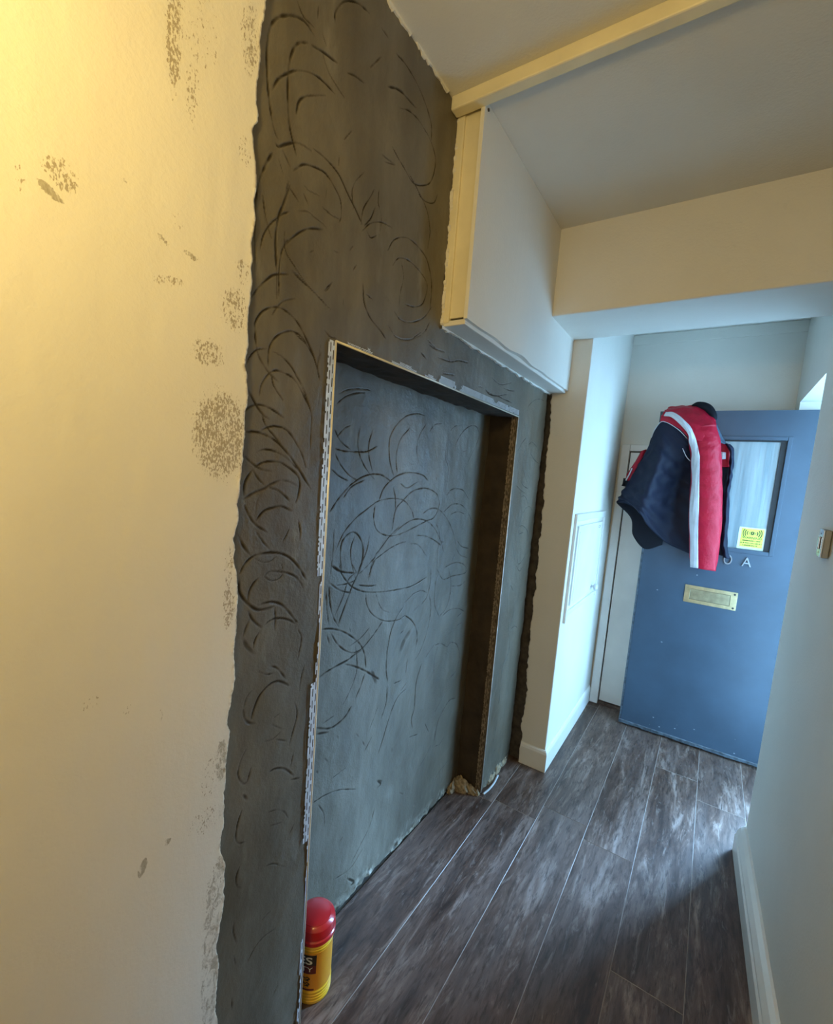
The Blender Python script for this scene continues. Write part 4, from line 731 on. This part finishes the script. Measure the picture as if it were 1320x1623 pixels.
def sleeve(name, R, nr, ns, mat, wrinkle, seed):
    L = cr([r[0] for r in R], nr); Q = cr([r[1] for r in R], nr); hd = cr([[r[2]] for r in R], nr)[:, 0]
    c = (L + Q) / 2; a = (Q - L) / 2; v = []; f = []
    th = np.linspace(0, 2 * math.pi, ns, endpoint=False); U, V = np.meshgrid(th / 6.283, np.linspace(0, 1, nr))
    w = wr_(np.sin(U * 6.283) * 0.3, V, wrinkle, seed)
    for i in range(nr):
        for j in range(ns):
            k = 1 + w[i, j] / max(hd[i], 0.02)
            v.append(c[i] + a[i] * math.cos(th[j]) * (1 + w[i, j] * 0.3 / 0.06) + np.array((0, -hd[i] * math.sin(th[j]) * k, 0)))
    for i in range(nr - 1):
        for j in range(ns): f.append((i * ns + j, i * ns + (j + 1) % ns, (i + 1) * ns + (j + 1) % ns, (i + 1) * ns + j))
    b0 = len(v); last = (nr - 1) * ns
    for s_, up in ((0.88, 0.0), (0.80, 0.05)):
        for j in range(ns): v.append(c[-1] + (np.array(v[last + j]) - c[-1]) * s_ + np.array((0, 0, up)))
    for j in range(ns):
        q = (j + 1) % ns; f += [(last + j, last + q, b0 + q, b0 + j), (b0 + j, b0 + q, b0 + ns + q, b0 + ns + j)]
    f.append(tuple(b0 + ns + j for j in range(ns))); f.append(tuple(range(ns)))
    return loc(mesh(name, v, f, mat, jk, True), jk)
def cord(name, P, r, mat, n=60):
    return loc(MB().tube([tuple(q) for q in cr(P, n)], r, 8).build(name, mat, jk, True), jk)
sheet('body_panel', JK['body_front'], 60, 60, M['navy'], 0.005, 0.006, 3)
sheet('lining', JK['lining'], 24, 24, M['lining'], 0.006, 0.003, 4)
sheet('shoulder_yoke', JK['yoke'], 50, 60, M['red'], 0.005, 0.003, 5)
tag(sleeve('sleeve', JK['sleeve'], 80, 40, M['red'], 0.004, 6), 'red sleeve hanging down the front')
tag(sheet('sleeve_band', JK['stripe'], 14, 90, M['silver'], 0.003, 0.0015, 7), 'pale grey band along the red sleeve')
cord('piping', JK['piping'], 0.0018, M['silver']); cord('piping', JK['piping2'], 0.0018, M['silver'], 20)
cord('collar', JK['collar'], [0.012 + 0.012 * math.sin(math.pi * i / 39) for i in range(40)], M['lining'], 40)
sheet('collar_flap', JK['collar_flap'], 24, 16, M['slate'], 0.006, 0.002, 8)
sheet('inside_facing', JK['inside_red'], 12, 16, M['red'], 0.004, 0.001, 9)
sheet('inside_lining', JK['inside_navy'], 12, 40, M['lining'], 0.004, 0.002, 10)
sheet('neck_label', JK['label'], 4, 4, M['silver'], 0.0015)
sheet('front_placket', JK['placket'], 12, 60, M['navy'], 0.006, 0.003, 12)
tag(sleeve('sleeve', JK['other_sleeve'], 30, 26, M['red'], 0.003, 13), 'red far sleeve showing past the door edge')
sleeve('cuff', JK['other_cuff'], 8, 26, M['lining'], 0.0, 14)
cord('piping', JK['other_piping'], 0.004, M['silver'], 20)

# ------------------------------------------------------------------ wipes tub in the recess
M['tub'] = simple('yellow_plastic', (0.80, 0.46, 0.02), 0.33, var=0.04, coat=0.3)
M['lid'] = simple('red_plastic', (0.50, 0.012, 0.018), 0.28, var=0.04, coat=0.4)
M['tub_label'] = simple('orange_label', (0.72, 0.30, 0.018), 0.4, var=0.06)
M['label_dark'] = simple('black_label_panel', (0.02, 0.012, 0.010), 0.4)
M['label_red'] = simple('dark_red_label_panel', (0.12, 0.012, 0.012), 0.4)
M['label_white'] = simple('label_white_ink', (0.80, 0.80, 0.78), 0.45, var=0.03)
TC = (-0.795, 0.853); TR = 0.0525
wt = empty('wipes_tub', (TC[0], TC[1], 0.0), 0); tag(wt, 'yellow wipes tub with a red lid standing in the wall recess', 'tub')
pr = [(0.046, 0.0), (TR - .001, 0.003), (TR, 0.008)]
for z in (0.012, 0.021, 0.030): pr += [(TR, z), (TR - .0016, z + .002), (TR - .0016, z + .004), (TR, z + .006)]
pr += [(TR, 0.040), (TR - 0.002, 0.043), (TR - 0.002, 0.166), (TR, 0.169)]
for z in (0.172, 0.179): pr += [(TR, z), (TR - .0016, z + .002), (TR - .0016, z + .003), (TR, z + .005)]
pr += [(TR, 0.190), (0.047, 0.193)]
sharp(MB().lathe(pr, n=56).build('body', M['tub'], wt, True))
sharp(MB().lathe([(TR + .002, 0.188), (TR + .0045, 0.190), (TR + .0045, 0.200), (TR + .001, 0.203), (TR + .0025, 0.205), (TR + .0025, 0.224), (TR + .001, 0.230), (TR - .003, 0.235), (TR - .009, 0.2385), (TR - .010, 0.2400), (TR - .016, 0.2425), (0.020, 0.2455), (0.002, 0.246)], n=56).build('lid', M['lid'], wt, True), 24)
def curved(name, a0, a1, z0, z1, r, mat, n=20):
    v = []; f = []
    for i in range(n + 1):
        a = math.radians(a0 + (a1 - a0) * i / n)
        for rr in (r, r - 0.0006):
            for z in (z0, z1): v.append((rr * math.cos(a), rr * math.sin(a), z))
    for i in range(n):
        k = i * 4; f += [(k, k + 4, k + 5, k + 1), (k + 3, k + 7, k + 6, k + 2), (k + 1, k + 5, k + 7, k + 3), (k + 2, k + 6, k + 4, k)]
    f += [(0, 1, 3, 2), (n * 4 + 2, n * 4 + 3, n * 4 + 1, n * 4)]
    return mesh(name, v, f, mat, wt)
# angle 0 = +x; the camera looks from about -47 degrees; angles grow to the right as seen
curved('label', -170, 80, 0.047, 0.163, TR - 0.0012, M['tub_label'], 50)
curved('label_panel', -130, -38, 0.126, 0.158, TR - 0.0006, M['label_dark'])
curved('label_panel', -130, -38, 0.100, 0.126, TR - 0.0006, M['label_red'])
curved('label_panel', -130, -42, 0.0475, 0.0525, TR - 0.0006, M['label_red'])
def bent_text(name, txt, ac, zc, wdeg, h, mat, bold=0.0):
    me = text_mesh(txt, 1.0, 0, bold); bm = bmesh.new(); bm.from_mesh(me)
    P = np.array([q.co[:] for q in bm.verts]); lo, hi = P.min(0), P.max(0)
    for q in bm.verts:
        a = math.radians(ac + ((q.co.x - lo[0]) / (hi[0] - lo[0]) - 0.5) * wdeg); z = zc + ((q.co.y - lo[1]) / (hi[1] - lo[1]) - 0.5) * h
        q.co = ((TR + 0.0002) * math.cos(a), (TR + 0.0002) * math.sin(a), z)
    bm.to_mesh(me); bm.free()
    return link(name, me, mat, wt)
bent_text('lettering', 'ES', -72, 0.142, 44, 0.023, M['label_white'], 0.02)
bent_text('lettering', 'TY', -66, 0.115, 36, 0.014, M['label_white'])
mb = MB()
for z0 in (0.085, 0.068):                             # dark squiggles below the panel
    pts = [((TR - .0004) * math.cos(math.radians(a)), (TR - .0004) * math.sin(math.radians(a)), z0 + dz) for a, dz in ((-78, .004), (-70, .001), (-64, .005), (-56, -.001), (-66, -.003), (-60, -.006), (-72, -.005))]
    mb.tube([tuple(q) for q in cr(pts, 30)], 0.0011, 6)
mb.build('label_marks', M['label_dark'], wt)

# ------------------------------------------------------------------ small things
ps = MB(); pts = cr([(-0.742, 1.905, 0.003), (-0.733, 1.955, 0.005), (-0.731, 2.01, 0.008), (-0.738, 2.07, 0.010)], 30)
pc = ps.tube([tuple(q) for q in pts], 0.0048, 8).build('plastic_strip', simple('pale_grey_plastic', (0.55, 0.60, 0.64), 0.5), None, True)
tag(pc, 'short pale plastic strip lying on the floor at the foot of the cement wall', 'strip')
# bare bulb on its flex behind the viewer's left shoulder (outside the frame)
pl = empty('pendant_lamp', (-0.36, -0.12, ZC)); tag(pl, 'warm hanging bulb just behind the viewer beside the cream wall', 'lamp')
MB().lathe([(0.04, 0), (0.04, -0.02), (0.01, -0.03)], n=20).build('ceiling_rose', M['gloss'], pl, True)
MB().tube([(0, 0, -0.02), (0, 0, -0.2), (0, 0, -0.43)], 0.003).build('flex', M['gloss'], pl)
MB().lathe([(0.012, -0.42), (0.018, -0.43), (0.018, -0.465)], n=16).build('bulb_holder', M['gloss'], pl, True)
